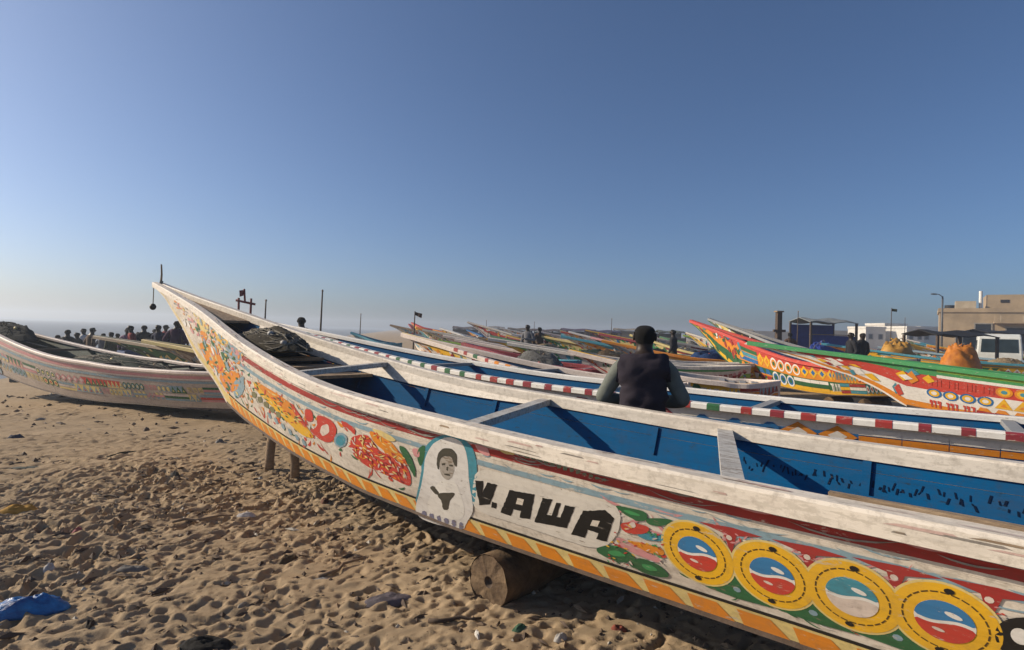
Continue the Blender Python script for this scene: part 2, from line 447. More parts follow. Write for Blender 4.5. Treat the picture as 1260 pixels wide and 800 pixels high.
def hull_parts(h, root, cols, inside, n=54, rail_h=.085, railmat=None, thw=(-5, -3.2, -1.5, 0, 2.3), thwmat=None, strakes=((0, .15), (.153, .45), (.453, .76), (.763, .985)), deckmat=None):
    """planks, rails, bottom, stem, thwarts and foredeck of one boat"""
    ts = sorted(set(list(np.linspace(h.t0, 4.4, n)) + list(np.linspace(4.4, 7.66, n // 2))))
    for side in (1, -1):
        for (v0, v1), m in zip(strakes, cols):
            fix_normals(strake(h, ts, v0, v1, side).build('plank', [m, inside], root))
        fix_normals(rail(h, ts, side, hh=rail_h).build('rail', railmat or CREAM, root))
    mb = MB(); tb = [t for t in ts if t < 4.7]
    for t in tb:
        c, z = h.c(t) + .015, h.zc(t)
        mb.v.extend([(h.X(t), c, z - .003), (h.X(t), 0, z - .05), (h.X(t), -c, z - .003), (h.X(t), -c + .01, z + .035), (h.X(t), c - .01, z + .035)])
    for i in range(len(tb) - 1):
        for k in range(5):
            a, b = i * 5 + k, i * 5 + (k + 1) % 5
            mb.f.append((a, b, b + 5, a + 5)); mb.m.append(1 if k == 3 else 0)
    for i in (0, len(tb) - 1): mb.f.append(tuple(i * 5 + k for k in range(5))); mb.m.append(0)
    fix_normals(mb.build('bottom', [DWOOD, inside], root))
    # stem post
    mb = MB(); st = [t for t in np.linspace(4.5, 7.72, 26)]
    for t in st:
        z = h.zc(t); w = .042 if t < 7 else .036
        nrm = (.75, -.66)
        mb.v.extend([(h.X(t) + .035 * nrm[0], w * .55, z + .035 * nrm[1]), (h.X(t) + .035 * nrm[0], -w * .55, z + .035 * nrm[1]),
                     (h.X(t) - .05, -w, z + .03), (h.X(t) - .05, w, z + .03)])
    for i in range(len(st) - 1):
        for k in range(4):
            a, b = i * 4 + k, i * 4 + (k + 1) % 4
            mb.f.append((a, b, b + 4, a + 4)); mb.m.append(0)
    for i in (0, len(st) - 1): mb.f.append(tuple(i * 4 + k for k in range(4))); mb.m.append(0)
    fix_normals(mb.build('stem_post', cols[1], root))
    # stern board
    t = h.t0 + .02; mb = MB(); b = h.b(t) + .02; c = h.c(t)
    x = h.X(t)
    mb.add([(x, c, h.zc(t)), (x, -c, h.zc(t)), (x, -b, h.zg(t) - .02), (x, b, h.zg(t) - .02), (x + .04, c, h.zc(t)), (x + .04, -c, h.zc(t)), (x + .04, -b, h.zg(t) - .02), (x + .04, b, h.zg(t) - .02)],
           [(0, 1, 2, 3), (7, 6, 5, 4), (0, 4, 5, 1), (1, 5, 6, 2), (2, 6, 7, 3), (3, 7, 4, 0)])
    fix_normals(mb.build('stern_board', [cols[1]], root))
    for tw in thw:
        tn, tf = (tw if hasattr(tw, '__len__') else (tw, tw))
        if tf < h.t0 + 1: continue
        mb = MB(); w, hh = .048, .022
        pn = (h.X(tn), h.b(tn) - .03, h.zg(tn) - .055); pf = (h.X(tf), -h.b(tf) + .03, h.zg(tf) - .055)
        vs = []
        for p in (pn, pf):
            vs += [(p[0] - w, p[1], p[2] - hh), (p[0] + w, p[1], p[2] - hh), (p[0] + w, p[1], p[2] + hh), (p[0] - w, p[1], p[2] + hh)]
        mb.add(vs, [(0, 1, 2, 3), (7, 6, 5, 4), (0, 4, 5, 1), (1, 5, 6, 2), (2, 6, 7, 3), (3, 7, 4, 0)])
        fix_normals(mb.build('thwart', thwmat or GREY, root))
    # foredeck boards
    for a, b_ in ((4.75, 5.3), (5.31, 5.9), (5.91, 6.6), (6.61, 7.4)):
        mb = MB()
        for t in (a, b_):
            b = max(h.b(t) - .05, .006); z = h.zg(t) - .07
            mb.v.extend([(h.X(t), b, z), (h.X(t), -b, z), (h.X(t), -b, z - .03), (h.X(t), b, z - .03)])
        mb.f += [(0, 1, 5, 4), (1, 2, 6, 5), (2, 3, 7, 6), (3, 0, 4, 7), (3, 2, 1, 0), (4, 5, 6, 7)]; mb.m += [0] * 6
        fix_normals(mb.build('foredeck_board', deckmat or WOOD, root))

# ------------------------------------------------------------------ the large pirogue in front
GROUP = 'painted fishing pirogues drawn up on the beach'
TH0 = 0.74285
main = empty('pirogue', (0.0, 3.9296, 0.0), math.pi - TH0)
tag(main, 'long white pirogue lettered V.AWA with yellow painted discs and blue inside', 'pirogue', GROUP)
H0 = Hull()
MAINT = ((-6.6, -6.6), (-5.0, -4.8), (-3.4, -3.1), (-1.80, -1.22), (-.25, .22), (1.95, 2.25))
hull_parts(H0, main, [PALEY, CREAM, CREAM, CREAM], INBLUE, n=90, thw=MAINT, thwmat=paint('worn_white_thwart_paint', (.5, .49, .45), .9))
cR, sR = math.cos(math.pi - TH0), math.sin(math.pi - TH0)
def to_local(p):
    x, y, z = p[0], p[1] - 3.9296, p[2]
    return Vector((x * cR + y * sR, -x * sR + y * cR, z))
def dir_local(d):
    return Vector((d[0] * cR + d[1] * sR, -d[0] * sR + d[1] * cR, d[2]))
_ts = list(np.linspace(-4.5, 7.66, 500)); _vs = list(np.linspace(-.05, 1.0, 24))
_pv = [H0.P(t, v, 1) for t in _ts for v in _vs]; _nv = len(_vs)
_pf = [(i * _nv + k, i * _nv + k + 1, (i + 1) * _nv + k + 1, (i + 1) * _nv + k) for i in range(len(_ts) - 1) for k in range(_nv - 1)]
BV = BVHTree.FromPolygons(_pv, _pf)
CAML = to_local(CAM)
def on_hull(px, py):
    loc, nor, i, d = BV.ray_cast(CAML, dir_local(ray(px, py)).normalized())
    if loc is None: return None, None
    if nor.y < 0: nor = -nor
    return loc, nor
def densify(poly, step):
    out = []
    for i, a in enumerate(poly):
        b = poly[(i + 1) % len(poly)]; d = math.hypot(b[0] - a[0], b[1] - a[1]); k = max(1, int(d / step))
        out += [(a[0] + (b[0] - a[0]) * j / k, a[1] + (b[1] - a[1]) * j / k) for j in range(k)]
    return out
def inside_pt(p, poly):
    c = False; j = len(poly) - 1
    for i in range(len(poly)):
        if (poly[i][1] > p[1]) != (poly[j][1] > p[1]) and p[0] < (poly[j][0] - poly[i][0]) * (p[1] - poly[i][1]) / (poly[j][1] - poly[i][1] + 1e-12) + poly[i][0]: c = not c
        j = i
    return c
def wobble(poly, a, rs):
    return [(x + rs.uniform(-a, a), y + rs.uniform(-a, a)) for x, y in poly]
RSD = random.Random(5)
def chaikin(poly, n=2):
    for _ in range(n):
        out = []
        for i, p in enumerate(poly):
            q = poly[(i + 1) % len(poly)]
            out += [(p[0] * .78 + q[0] * .22, p[1] * .78 + q[1] * .22), (p[0] * .22 + q[0] * .78, p[1] * .22 + q[1] * .78)]
        poly = out
    return poly
def decal_px(name, polys, mat, layer=1, step=6, wob=.35, smooth=True):
    """painted shapes: outlines traced on the photograph, dropped on the near hull side"""
    off = .0022 + .0006 * layer
    for poly in polys:
        mb = MB()
        if smooth: poly = chaikin(poly)
        d = wobble(densify(poly, step), wob, RSD)
        xs = [p[0] for p in d]; ys = [p[1] for p in d]
        grid = []
        x = min(xs) + step / 2
        while x < max(xs):
            y = min(ys) + step / 2
            while y < max(ys):
                if inside_pt((x, y), d): grid.append((x, y))
                y += step * 1.3
            x += step * 1.3
        n = len(d)
        vs, es, fs, *_ = delaunay_2d_cdt([Vector(p) for p in d + grid], [], [list(range(n))], 1, 1e-4)
        loc = []; ok = True
        for p in vs:
            l, nr = on_hull(p[0], p[1])
            if l is None: ok = False; break
            loc.append(tuple(l + nr * off))
        if ok:
            mb.add(loc, [tuple(f) for f in fs]); fix_dir(mb.build(name, mat, main))
def fix_dir(o):
    me = o.data
    if len(me.polygons) and sum(p.normal.y for p in me.polygons) < 0: me.flip_normals()
    return o
def decal_m(name, centre, polys, mat, layer=1):
    """painted shapes given in metres about a point of the hull (u to the stern, w up the side)"""
    c, nr = centre; mb = MB(); off = .0022 + .0006 * layer
    Tn = Vector((-1, 0, 0)); Tn = (Tn - nr * Tn.dot(nr)).normalized(); Un = nr.cross(Tn)
    if Un.z < 0: Un = -Un
    for poly in polys:
        d = densify(poly, .03); n = len(d); g = []
        xs = [p[0] for p in d]; ys = [p[1] for p in d]
        x = min(xs) + .02
        while x < max(xs):
            y = min(ys) + .02
            while y < max(ys):
                if inside_pt((x, y), d): g.append((x, y))
                y += .045
            x += .045
        vs, es, fs, *_ = delaunay_2d_cdt([Vector(p) for p in d + g], [], [list(range(n))], 1, 1e-6)
        loc = []
        for p in vs:
            q = c + Tn * p[0] + Un * p[1]
            l, n2, i, dd = BV.find_nearest(q)
            if n2.y < 0: n2 = -n2
            loc.append(tuple(l + n2 * off))
        mb.add(loc, [tuple(f) for f in fs])
    return fix_dir(mb.build(name, mat, main))
def ell(cx, cy, rx, ry, n=28, a0=0, a1=2 * math.pi, rot=0):
    out = []
    for k in range(n):
        a = a0 + (a1 - a0) * k / (n if abs(a1 - a0 - 2 * math.pi) < 1e-6 else n - 1)
        x, y = rx * math.cos(a), ry * math.sin(a)
        out.append((cx + x * math.cos(rot) - y * math.sin(rot), cy + x * math.sin(rot) + y * math.cos(rot)))
    return out
# long painted stripes, both sides
tsA = list(np.linspace(-8.3, 4.25, 120))
for side in (1, -1):
    band(H0, tsA, .79, .85, side, .0016).build('painted_stripe', RED, main)
    band(H0, tsA, .685, .73, side, .0016).build('painted_stripe', SKYB, main)
    band(H0, list(np.linspace(-8.3, 4.45, 120)), .155, .178, side, .0016).build('painted_stripe', BLACK, main)
    mb = MB(); t = -8.2; k = 0
    while t < 4.4:
        for q in (((0, .012), (.185, .012), (.205, .135), (.075, .135)), ):
            pts = [H0.P(t + dt, v, side, .0018) for dt, v in q]
            mb.add(pts, [(0, 1, 2, 3) if side < 0 else (3, 2, 1, 0)])
        t += .215
    mb.build('painted_chevron_band', ORANGE, main)

# lettering: V . A W A
def Z5(p): return [(480 + x / 3.316, 500 + y / 3.316) for x, y in p]
def Z8(p): return [(280 + x / 4.444, 440 + y / 4.444) for x, y in p]
LET = paint('black_lettering_paint', (.012, .011, .010), .28, .6, (.30, .27, .23))
decal_px('painted_letter', [Z5([(348, 300), (382, 303), (379, 352), (398, 310), (438, 318), (410, 398), (366, 402)])], LET, 3, 3, .45, False)
decal_px('painted_letter', [Z5([(418, 388), (438, 393), (434, 415), (414, 410)])], LET, 3, 3, .45, False)
decal_px('painted_letter', [Z5([(452, 432), (490, 340), (592, 358), (572, 458), (530, 452), (537, 425), (505, 418), (494, 445)])], LET, 3, 3, .45, False)
decal_px('painted_letter_counter', [Z5([(522, 372), (548, 378), (542, 402), (515, 396)])], CREAM, 4, 3, .1, False)
decal_px('painted_letter', [Z5([(625, 372), (665, 380), (640, 440), (662, 444), (680, 390), (698, 394), (680, 450), (696, 453), (716, 402), (755, 410), (722, 496), (590, 470)])], LET, 3, 3, .45, False)
decal_px('painted_letter', [Z5([(740, 520), (788, 425), (880, 422), (915, 455), (885, 550), (842, 540), (852, 515), (808, 502), (795, 535)])], LET, 3, 3, .45, False)
decal_px('painted_letter_counter', [Z5([(828, 462), (858, 466), (848, 490), (818, 484)])], CREAM, 4, 3, .1, False)
# the white plate behind the lettering, with its own lighter paint
decal_px('painted_name_plate', [Z5([(355, 250), (500, 280), (700, 335), (860, 385), (925, 405), (945, 450), (930, 520), (890, 570), (820, 578), (700, 540), (520, 480), (340, 425), (335, 330)])], paint('plate_white_paint', (.70, .66, .58), .3), 1, 6)

# portrait in its arch
decal_px('painted_arch_border', [Z5([(95, 425), (125, 300), (135, 190), (165, 135), (240, 108), (310, 135), (352, 190), (358, 300), (345, 400), (322, 450)])], TEAL, 1, 5)
decal_px('painted_arch', [Z5([(100, 425), (135, 300), (145, 200), (180, 145), (240, 120), (298, 145), (318, 210), (322, 300), (345, 425), (315, 470), (300, 510), (130, 462)])], paint('portrait_white_paint', (.72, .70, .66), .35), 2, 5)
decal_px('painted_portrait', [Z5([(192, 225), (198, 185), (225, 168), (258, 172), (276, 198), (274, 250), (262, 235), (255, 205), (225, 200), (205, 215), (202, 260), (194, 250)])], paint('portrait_dark_paint', (.07, .065, .05), .5), 4, 3, .3)
decal_px('painted_portrait', [Z5([(204, 215), (228, 198), (258, 208), (266, 245), (258, 285), (238, 302), (218, 290), (205, 262)])], paint('portrait_grey_paint', (.42, .38, .33), .7), 3, 3, .3)
decal_px('painted_portrait', [Z5([(212, 232), (228, 230), (227, 238), (213, 240)]), Z5([(243, 236), (259, 238), (258, 245), (243, 243)]), Z5([(232, 245), (240, 246), (239, 262), (231, 260)]),
                              Z5([(222, 272), (248, 276), (246, 283), (224, 279)]), Z5([(162, 330), (180, 320), (205, 355), (190, 362)]), Z5([(195, 352), (268, 350), (262, 366), (244, 385), (240, 422), (216, 420), (214, 385), (198, 368)])], paint('portrait_dark_paint', (.07, .065, .05), .5), 4, 3, .3)
decal_px('painted_portrait', [Z5([(206, 300), (264, 300), (285, 345), (310, 430), (285, 470), (170, 440), (150, 400), (178, 340)])], WHITE, 3, 5, .3)
decal_px('painted_scribble', [Z5([(130 + k * 30, 430 + k * 9), (148 + k * 30, 425 + k * 9), (152 + k * 30, 450 + k * 9), (138 + k * 30, 458 + k * 9)]) for k in range(6)], paint('faded_violet_paint', (.20, .20, .30), .8), 4, 3, .8)

# red and orange scrollwork forward of the portrait
decal_px('painted_feather', [Z8([(135, 122), (250, 195), (335, 240), (375, 310), (440, 385), (480, 445), (405, 425), (300, 322), (215, 240), (155, 178)])], YELLOW, 1, 5)
decal_px('painted_feather', [Z8([(140, 118), (260, 190), (350, 250), (388, 318), (455, 400), (405, 370), (300, 275), (200, 195)])], ORANGE, 2, 5)
decal_px('painted_feather', [Z8([(335, 242), (365, 262), (410, 335), (440, 385), (415, 372), (370, 310)])], SCAR, 3, 5)
decal_px('painted_scroll', [Z8([(418, 280), (466, 285), (470, 352), (430, 346)]), Z8([(486, 310), (545, 325), (590, 360), (600, 410), (572, 468), (515, 455), (452, 402), (495, 375)])], SCAR, 2, 4)
decal_px('painted_scroll_centre', [Z8([(518, 368), (555, 362), (560, 410), (522, 432), (506, 405)])], PINKW, 3, 3)
decal_px('painted_dot', [Z8(ell(620, 450, 36, 40))], SKYB, 2, 4); decal_px('painted_dot', [Z8(ell(620, 452, 26, 29))], TEAL, 3, 4)
decal_px('painted_scroll', [Z8([(618, 342), (650, 352), (700, 390), (700, 425), (680, 405), (640, 372)])], SCAR, 2, 4)
decal_px('painted_scroll', [Z8([(668, 445), (700, 425), (762, 418), (800, 465), (835, 515), (905, 535), (975, 580), (1003, 640), (1005, 705), (960, 690), (850, 632), (760, 592), (690, 540)])], SCAR, 1, 5)
decal_px('painted_scroll', [Z8([(770, 395), (840, 420), (900, 465), (960, 535), (990, 590), (940, 570), (870, 520), (800, 462)])], ORANGE, 2, 4)
decal_px('painted_scroll', [Z8([(780, 385), (850, 400), (930, 450), (900, 462), (840, 430)])], PALEY, 3, 4)
def slivers(poly, mats, n, L, W, ang, seed, base=.0050):
    rs = random.Random(seed); xs = [p[0] for p in poly]; ys = [p[1] for p in poly]
    for qi, m in enumerate(mats):
        mb = MB(); k = 0
        while k < n:
            x, y = rs.uniform(min(xs), max(xs)), rs.uniform(min(ys), max(ys))
            if not inside_pt((x, y), poly): continue
            k += 1; l = rs.uniform(.5, 1) * L; w = rs.uniform(.5, 1) * W; a = ang + rs.gauss(0, .45)
            P = []
            for u, v in ((-1, 0), (-.3, 1), (.4, .8), (1, 0), (.3, -.8), (-.4, -1)):
                hl, hn = on_hull(x + u * l * math.cos(a) - v * w * math.sin(a), y + u * l * math.sin(a) + v * w * math.cos(a))
                if hl is None: break
                P.append(tuple(hl + hn * (base + .0003 * qi)))
            if len(P) == 6: mb.add(P, [tuple(range(6))])
        o = fix_dir(mb.build('painted_hatching', m, main)); o['kind'] = 'stuff'
slivers(Z8([(668, 445), (762, 418), (835, 515), (905, 535), (975, 580), (1005, 705), (850, 632), (690, 540)]), [ORANGE, PINKW, MAROON, PALEY], 26, 4.2, 1.1, .7, 3)
slivers(Z8([(770, 395), (840, 420), (960, 535), (990, 590), (870, 520)]), [SCAR, PALEY], 14, 4, 1.0, .6, 4)
slivers(Z8([(135, 122), (335, 240), (440, 385), (480, 445), (300, 322), (155, 178)]), [SCAR, GREEN, PALEY], 18, 4, 1.0, .7, 5)
slivers([(243, 418), (262, 395), (300, 432), (300, 470), (290, 494), (262, 460)], [ORANGE, SKYB, PINK, PALEY, GREEN], 26, 3.2, 1.3, .8, 6)
slivers([(212, 372), (222, 366), (262, 402), (270, 425), (246, 418), (230, 395)], [ORANGE, PINK, GREY, PALEY], 18, 3.0, 1.0, .8, 7)
slivers([(760, 640), (820, 660), (815, 700), (740, 690)], [SCAR, YELLOW, BRGREEN, PINKW], 12, 4, 1.1, .35, 8)
slivers([(820, 640), (900, 655), (1100, 708), (1240, 745), (1240, 760), (1100, 725), (900, 672), (830, 655)], [SCAR, PINKW, PINK], 60, 5, 1.4, .25, 9, .0022)
# scuffs on the near rail
for m, n_, sd in ((paint('rail_scuff_grey', (.24, .215, .185), .7), 60, 1), (paint('rail_scuff_pink', (.52, .36, .31), .7), 70, 2), (WOOD, 14, 3)):
    rs = random.Random(sd); mb = MB()
    for k in range(n_):
        t = rs.uniform(-4.5, 6.5); L = rs.uniform(.02, .22); b = H0.b(t); z = H0.zg(t); b2 = H0.b(t + L); z2 = H0.zg(t + L)
        if rs.random() < .5:
            l = rs.uniform(-.028, .03); w = rs.uniform(.002, .010); mb.add([(t, b + l, z + .0035), (t + L, b2 + l, z2 + .0035), (t + L * .8, b2 + l + w, z2 + .0035), (t + L * .1, b + l + w, z + .0035)], [(0, 1, 2, 3)])
        else:
            h_ = rs.uniform(-.068, -.018); w = rs.uniform(.002, .010); mb.add([(t, b + .0614, z + h_), (t + L, b2 + .0614, z2 + h_), (t + L * .8, b2 + .0614, z2 + h_ + w), (t + L * .1, b + .0614, z + h_ + w)], [(0, 1, 2, 3)])
    o = fix_normals(mb.build('rail_scuffs', m, main)); o['kind'] = 'stuff'
decal_px('painted_leaf', [Z8([(935, 480), (965, 485), (1000, 530), (1030, 600), (1030, 665), (1000, 610), (962, 545)]), Z8([(1040, 500), (1085, 470), (1080, 540), (1060, 600), (1042, 570)])], GREEN, 2, 4)
decal_px('painted_petal', [Z8([(1008, 492), (1048, 498), (1055, 545), (1020, 540)])], PINK, 2, 4)
decal_px('painted_knot', [Z8([(215 + 38 * k, 300 + 30 * k), (228 + 38 * k, 296 + 30 * k), (245 + 38 * k, 330 + 30 * k), (230 + 38 * k, 334 + 30 * k)]) for k in range(6)], SKYB, 3, 3)
decal_px('painted_knot', [Z8([(130 + 33 * k, 185 + 27 * k), (160 + 33 * k, 190 + 27 * k), (158 + 33 * k, 225 + 27 * k), (136 + 33 * k, 215 + 27 * k)]) for k in range(5)], paint('olive_paint', (.20, .20, .10), .6), 2, 3)
# garland aft of the name
decal_px('painted_leaf', [Z5([(912, 402), (960, 408), (1050, 430), (1052, 462), (1010, 470), (960, 440)]), Z5([(1040, 455), (1100, 455), (1165, 462), (1110, 490), (1050, 480)]),
                          Z5([(830, 582), (900, 560), (960, 580), (1010, 620), (960, 640), (890, 620)]), Z5([(960, 640), (1020, 612), (1110, 650), (1150, 700), (1060, 690)])], GREEN, 2, 4)
decal_px('painted_leaf', [Z5([(945, 420), (990, 425), (1030, 445), (990, 445)]), Z5([(880, 590), (930, 585), (970, 612), (920, 610)]), Z5([(1020, 640), (1070, 645), (1100, 672), (1050, 668)])], BRGREEN, 3, 4)
decal_px('painted_petal', [Z5([(938, 475), (990, 470), (1062, 490), (1050, 518), (980, 520), (950, 505)])], SCAR, 3, 4)
decal_px('painted_petal', [Z5([(975, 475), (1000, 468), (1005, 492), (982, 496)])], PINKW, 4, 3)
decal_px('painted_ribbon', [Z5([(1000, 522), (1060, 515), (1135, 525), (1120, 550), (1050, 545)])], TEAL, 2, 4)
decal_px('painted_ribbon', [Z5([(955, 545), (1020, 552), (1110, 575), (1125, 610), (1050, 595), (990, 570)])], ORANGE, 2, 4)
decal_px('painted_ribbon', [Z5([(918, 535), (950, 535), (1030, 585), (1110, 620), (1100, 640), (1010, 605), (940, 570)])], PINK, 3, 4)
# yellow discs with a red and blue globe
ringm = paint('disc_outline_paint', (.10, .06, .02), .3)
discs = [(858, 681, .150), (950, 708, .147), (1048, 734, .146), (1162, 764, .143)]
def disc(c, r, faded):
    decal_m('painted_disc_rim', c, [ell(0, 0, r * 1.06, r * 1.06, 40)], PALEY, 2)
    decal_m('painted_disc', c, [ell(0, 0, r, r, 40)], YELLOW, 3)
    for k in range(24):                                    # thin broken outline
        pass
    mbp = []
    for k in range(26):
        a0, a1 = 2 * math.pi * k / 26, 2 * math.pi * (k + .78) / 26
        ro, ri = r * .80, r * .765
        mbp.append([(ro * math.cos(a0), ro * math.sin(a0)), (ro * math.cos(a1), ro * math.sin(a1)), (ri * math.cos(a1), ri * math.sin(a1)), (ri * math.cos(a0), ri * math.sin(a0))])
    decal_m('painted_disc_outline', c, mbp, ringm, 4)
    g = r * .56
    decal_m('painted_globe', c, [ell(0, 0, g, g, 32)], WHITE, 4)
    wave = [(x / 10 * g * .98, g * (.10 * math.sin(x / 10 * math.pi))) for x in range(-10, 11)]
    up = [(x, y + g * .07) for x, y in wave if abs(x) < g * .95]; dn = [(x, y - g * .09) for x, y in wave if abs(x) < g * .95]
    decal_m('painted_globe_top', c, [up[::-1][::-1] + ell(0, 0, g, g, 16, .16, math.pi - .16)], TEAL if faded else paint('globe_blue_paint', (.04, .20, .42), .3), 5)
    decal_m('painted_globe_base', c, [dn + ell(0, 0, g, g, 16, -.18, -math.pi + .18)], PINKW if faded else SCAR, 5)
    decal_m('painted_highlight', c, [ell(g * .30, g * .42, g * .30, g * .12, 12, rot=-.3)], WHITE, 6)
    decal_m('painted_highlight', c, [ell(-g * .2, -g * .45, g * .22, g * .08, 12, rot=-.2)], PINKW, 6)
    for a in (1.45, 4.6):
        decal_m('painted_dot', c, [ell(r * .86 * math.cos(a), r * .86 * math.sin(a), r * .10, r * .075, 10)], BLACK, 5)
dc = []
for k, (x, y, r) in enumerate(discs):
    c = on_hull(x, y); dc.append((c, r)); disc(c, r, k == 2)
# a black disc follows, then more yellow ones towards the stern
step = (dc[3][0][0] - dc[2][0][0]).length
def t_hull(t, v):
    p = Vector(H0.P(t, v, 1)); l, n2, i, d = BV.find_nearest(p)
    if n2.y < 0: n2 = -n2
    return l, n2
t3 = dc[3][0][0].x
cB = on_hull(1278, 795)
decal_m('painted_disc', cB, [ell(0, 0, .098, .098, 36)], BLACK, 3); decal_m('painted_disc', cB, [ell(-.04, .02, .022, .03, 20)], WHITE, 4)
for k in range(2, 5): disc(t_hull(t3 - .02 - .34 * k, .42), .148, False)
fillers = dc + [(cB, .148)]
for k in range(len(fillers) - 1):
    a, b = fillers[k][0][0], fillers[k + 1][0][0]
    mid = (a + b) / 2; l, n2, i, d = BV.find_nearest(mid)
    if n2.y < 0: n2 = -n2
    decal_m('painted_petal', (l, n2), [[(-.12, .165), (-.02, .14), (0, .045), (.03, .14), (.13, .165), (.02, .175)]], RED, 1)
    decal_m('painted_petal', (l, n2), [ell(0, .125, .012, .012, 8)], PINKW, 2)
    decal_m('painted_leaf', (l, n2), [[(-.14, -.165), (-.04, -.12), (0, -.05), (.04, -.12), (.14, -.165), (0, -.175)]], GREEN, 1)
    decal_m('painted_leaf', (l, n2), [ell(0, -.125, .016, .014, 8)], SKYB, 2)
# pink wash over the discs, scribbled green names above the red stripe
decal_px('painted_wash', [Z5([(340, 150), (400, 165), (412, 205), (372, 195)])], PINK, 2, 4)
decal_px('painted_scribble', [Z5([(450, 172), (500, 178), (515, 200), (455, 190)])], PALEY, 2, 4)
gp = []
for k in range(14):
    x, y = 525 + 26 * k, 188 + 8.0 * k
    gp.append(Z5([(x, y), (x + 20, y + 1 + RSD.uniform(-4, 4)), (x + 17, y + 16), (x + 8, y + 12 + RSD.uniform(-4, 4)), (x + 2, y + 16)]))
decal_px('painted_scribble', gp, paint('faded_green_paint', (.18, .24, .16), .8), 2, 3, .6)
# bow panel: orange, green and pale dabs over the stem
bow = [(ORANGE, [(243, 420), (262, 425), (280, 452), (272, 462), (256, 448)]), (YELLOW, [(258, 398), (275, 405), (284, 428), (268, 422)]),
       (ORANGE, [(268, 462), (284, 455), (297, 462), (292, 482), (278, 480)]), (SKYB, [(262, 408), (280, 412), (300, 432), (296, 446), (280, 432)]),
       (SKYB, [(286, 470), (300, 462), (302, 480), (290, 494)]), (PINK, [(282, 425), (296, 432), (292, 440)]), (GREEN, [(270, 430), (284, 440), (276, 446)]),
       (PALEY, [(240, 392), (254, 394), (258, 408), (248, 408)]), (PINKW, [(225, 380), (238, 384), (246, 402), (236, 402)]), (ORANGE, [(247, 405), (256, 412), (254, 420), (247, 416)]),
       (BLACK, [(214, 360), (217, 360), (238, 385), (235, 386)]), (SCAR, [(266, 448), (276, 452), (272, 458)]), (TEAL, [(280, 474), (288, 470), (288, 478), (283, 481)])]
for m, poly in bow: decal_px('painted_dab', [poly], m, 2, 4, .5)
bp = []
for k in range(26):
    t = RSD.uniform(3.9, 6.0); v = RSD.uniform(.3, .95)
for k, m in enumerate((PALEY, ORANGE, PINK, GREEN, SKYB, WHITE)):
    for j in range(7):
        mb = MB(); t = RSD.uniform(4.0, 6.4); v = RSD.uniform(.25, .9); a = RSD.uniform(.05, .1); w = RSD.uniform(.03, .07)
        mb.add([H0.P(t + a * math.cos(q) , v + w * math.sin(q) , 1, .0042 + .0006 * k) for q in np.linspace(0, 2 * math.pi, 7)[:-1]], [tuple(range(6))[::-1]])
        fix_dir(mb.build('painted_dab', m, main))
# name and flourishes on the far side too, simple bars
mb = MB()
for k in range(30):
    t = -7.5 + .36 * k
    mb.add([H0.P(t + .13 * math.cos(q), .43 + .2 * math.sin(q), -1, .005) for q in np.linspace(0, 2 * math.pi, 17)[:-1]], [tuple(range(16))])
mb.build('painted_disc_row', YELLOW, main)
# white wash boards inside the bow, both sides
for side in (1, -1):
    mb = MB(); tb = np.linspace(.3, 4.5, 40)
    for t in tb:
        b, z = H0.b(t) - .048, H0.zg(t) - .07; d_ = .025 + .095 * min(1, max(0, (t - .3) / 2.2)); q = d_ / .7
        sl = (H0.b(t) - H0.c(t)) * d_ / (H0.zg(t) - H0.zc(t))
        mb.v.extend([(t, side * (b + .012), z), (t, side * b, z), (t, side * (b - sl), z - d_), (t, side * (b - sl + .012), z - d_)])
    for i in range(len(tb) - 1):
        for k in range(4):
            a_, b2 = i * 4 + k, i * 4 + (k + 1) % 4; mb.f.append((a_, b2, b2 + 4, a_ + 4)); mb.m.append(0)
    mb.f += [(0, 1, 2, 3), tuple((len(tb) - 1) * 4 + k for k in range(4))]; mb.m += [0, 0]
    fix_normals(mb.build('inner_wash_board', CREAM, main))
# stringers, ribs and a painted scrawl inside
for side in (1, -1):
    mb = MB(); tb = np.linspace(-7.6, 3.6, 60)
    for t in tb:
        P0 = H0.P(t, .52, side, -.031); P1 = H0.P(t, .58, side, -.031); P2 = H0.P(t, .58, side, -.052); P3 = H0.P(t, .52, side, -.052); mb.v += [P0, P1, P2, P3]
    for i in range(len(tb) - 1):
        for k in range(4):
            a_, b2 = i * 4 + k, i * 4 + (k + 1) % 4; mb.f.append((a_, b2, b2 + 4, a_ + 4)); mb.m.append(0)
    mb.f += [(0, 1, 2, 3), tuple((len(tb) - 1) * 4 + k for k in range(4))]; mb.m += [0, 0]
    fix_normals(mb.build('stringer', INBLUE, main))
    for t in (-6.9, -5.9, -4.9, -3.9, -2.9, -2.0, -.75, .75, 1.6, 2.6):
        mb = MB(); vs = np.linspace(.03, .84, 5)
        for v in vs:
            for dt, of in ((-.02, -.030), (.02, -.030), (.02, -.046), (-.02, -.046)): mb.v.append(H0.P(t + dt, v, side, of))
        for i in range(4):
            for k in range(4):
                a_, b2 = i * 4 + k, i * 4 + (k + 1) % 4; mb.f.append((a_, b2, b2 + 4, a_ + 4)); mb.m.append(0)
        mb.f += [(0, 1, 2, 3), (16, 17, 18, 19)]; mb.m += [0, 0]
        fix_normals(mb.build('rib', INBLUE, main))
WR_ = random.Random(12)
mb = MB(); t = -2.9
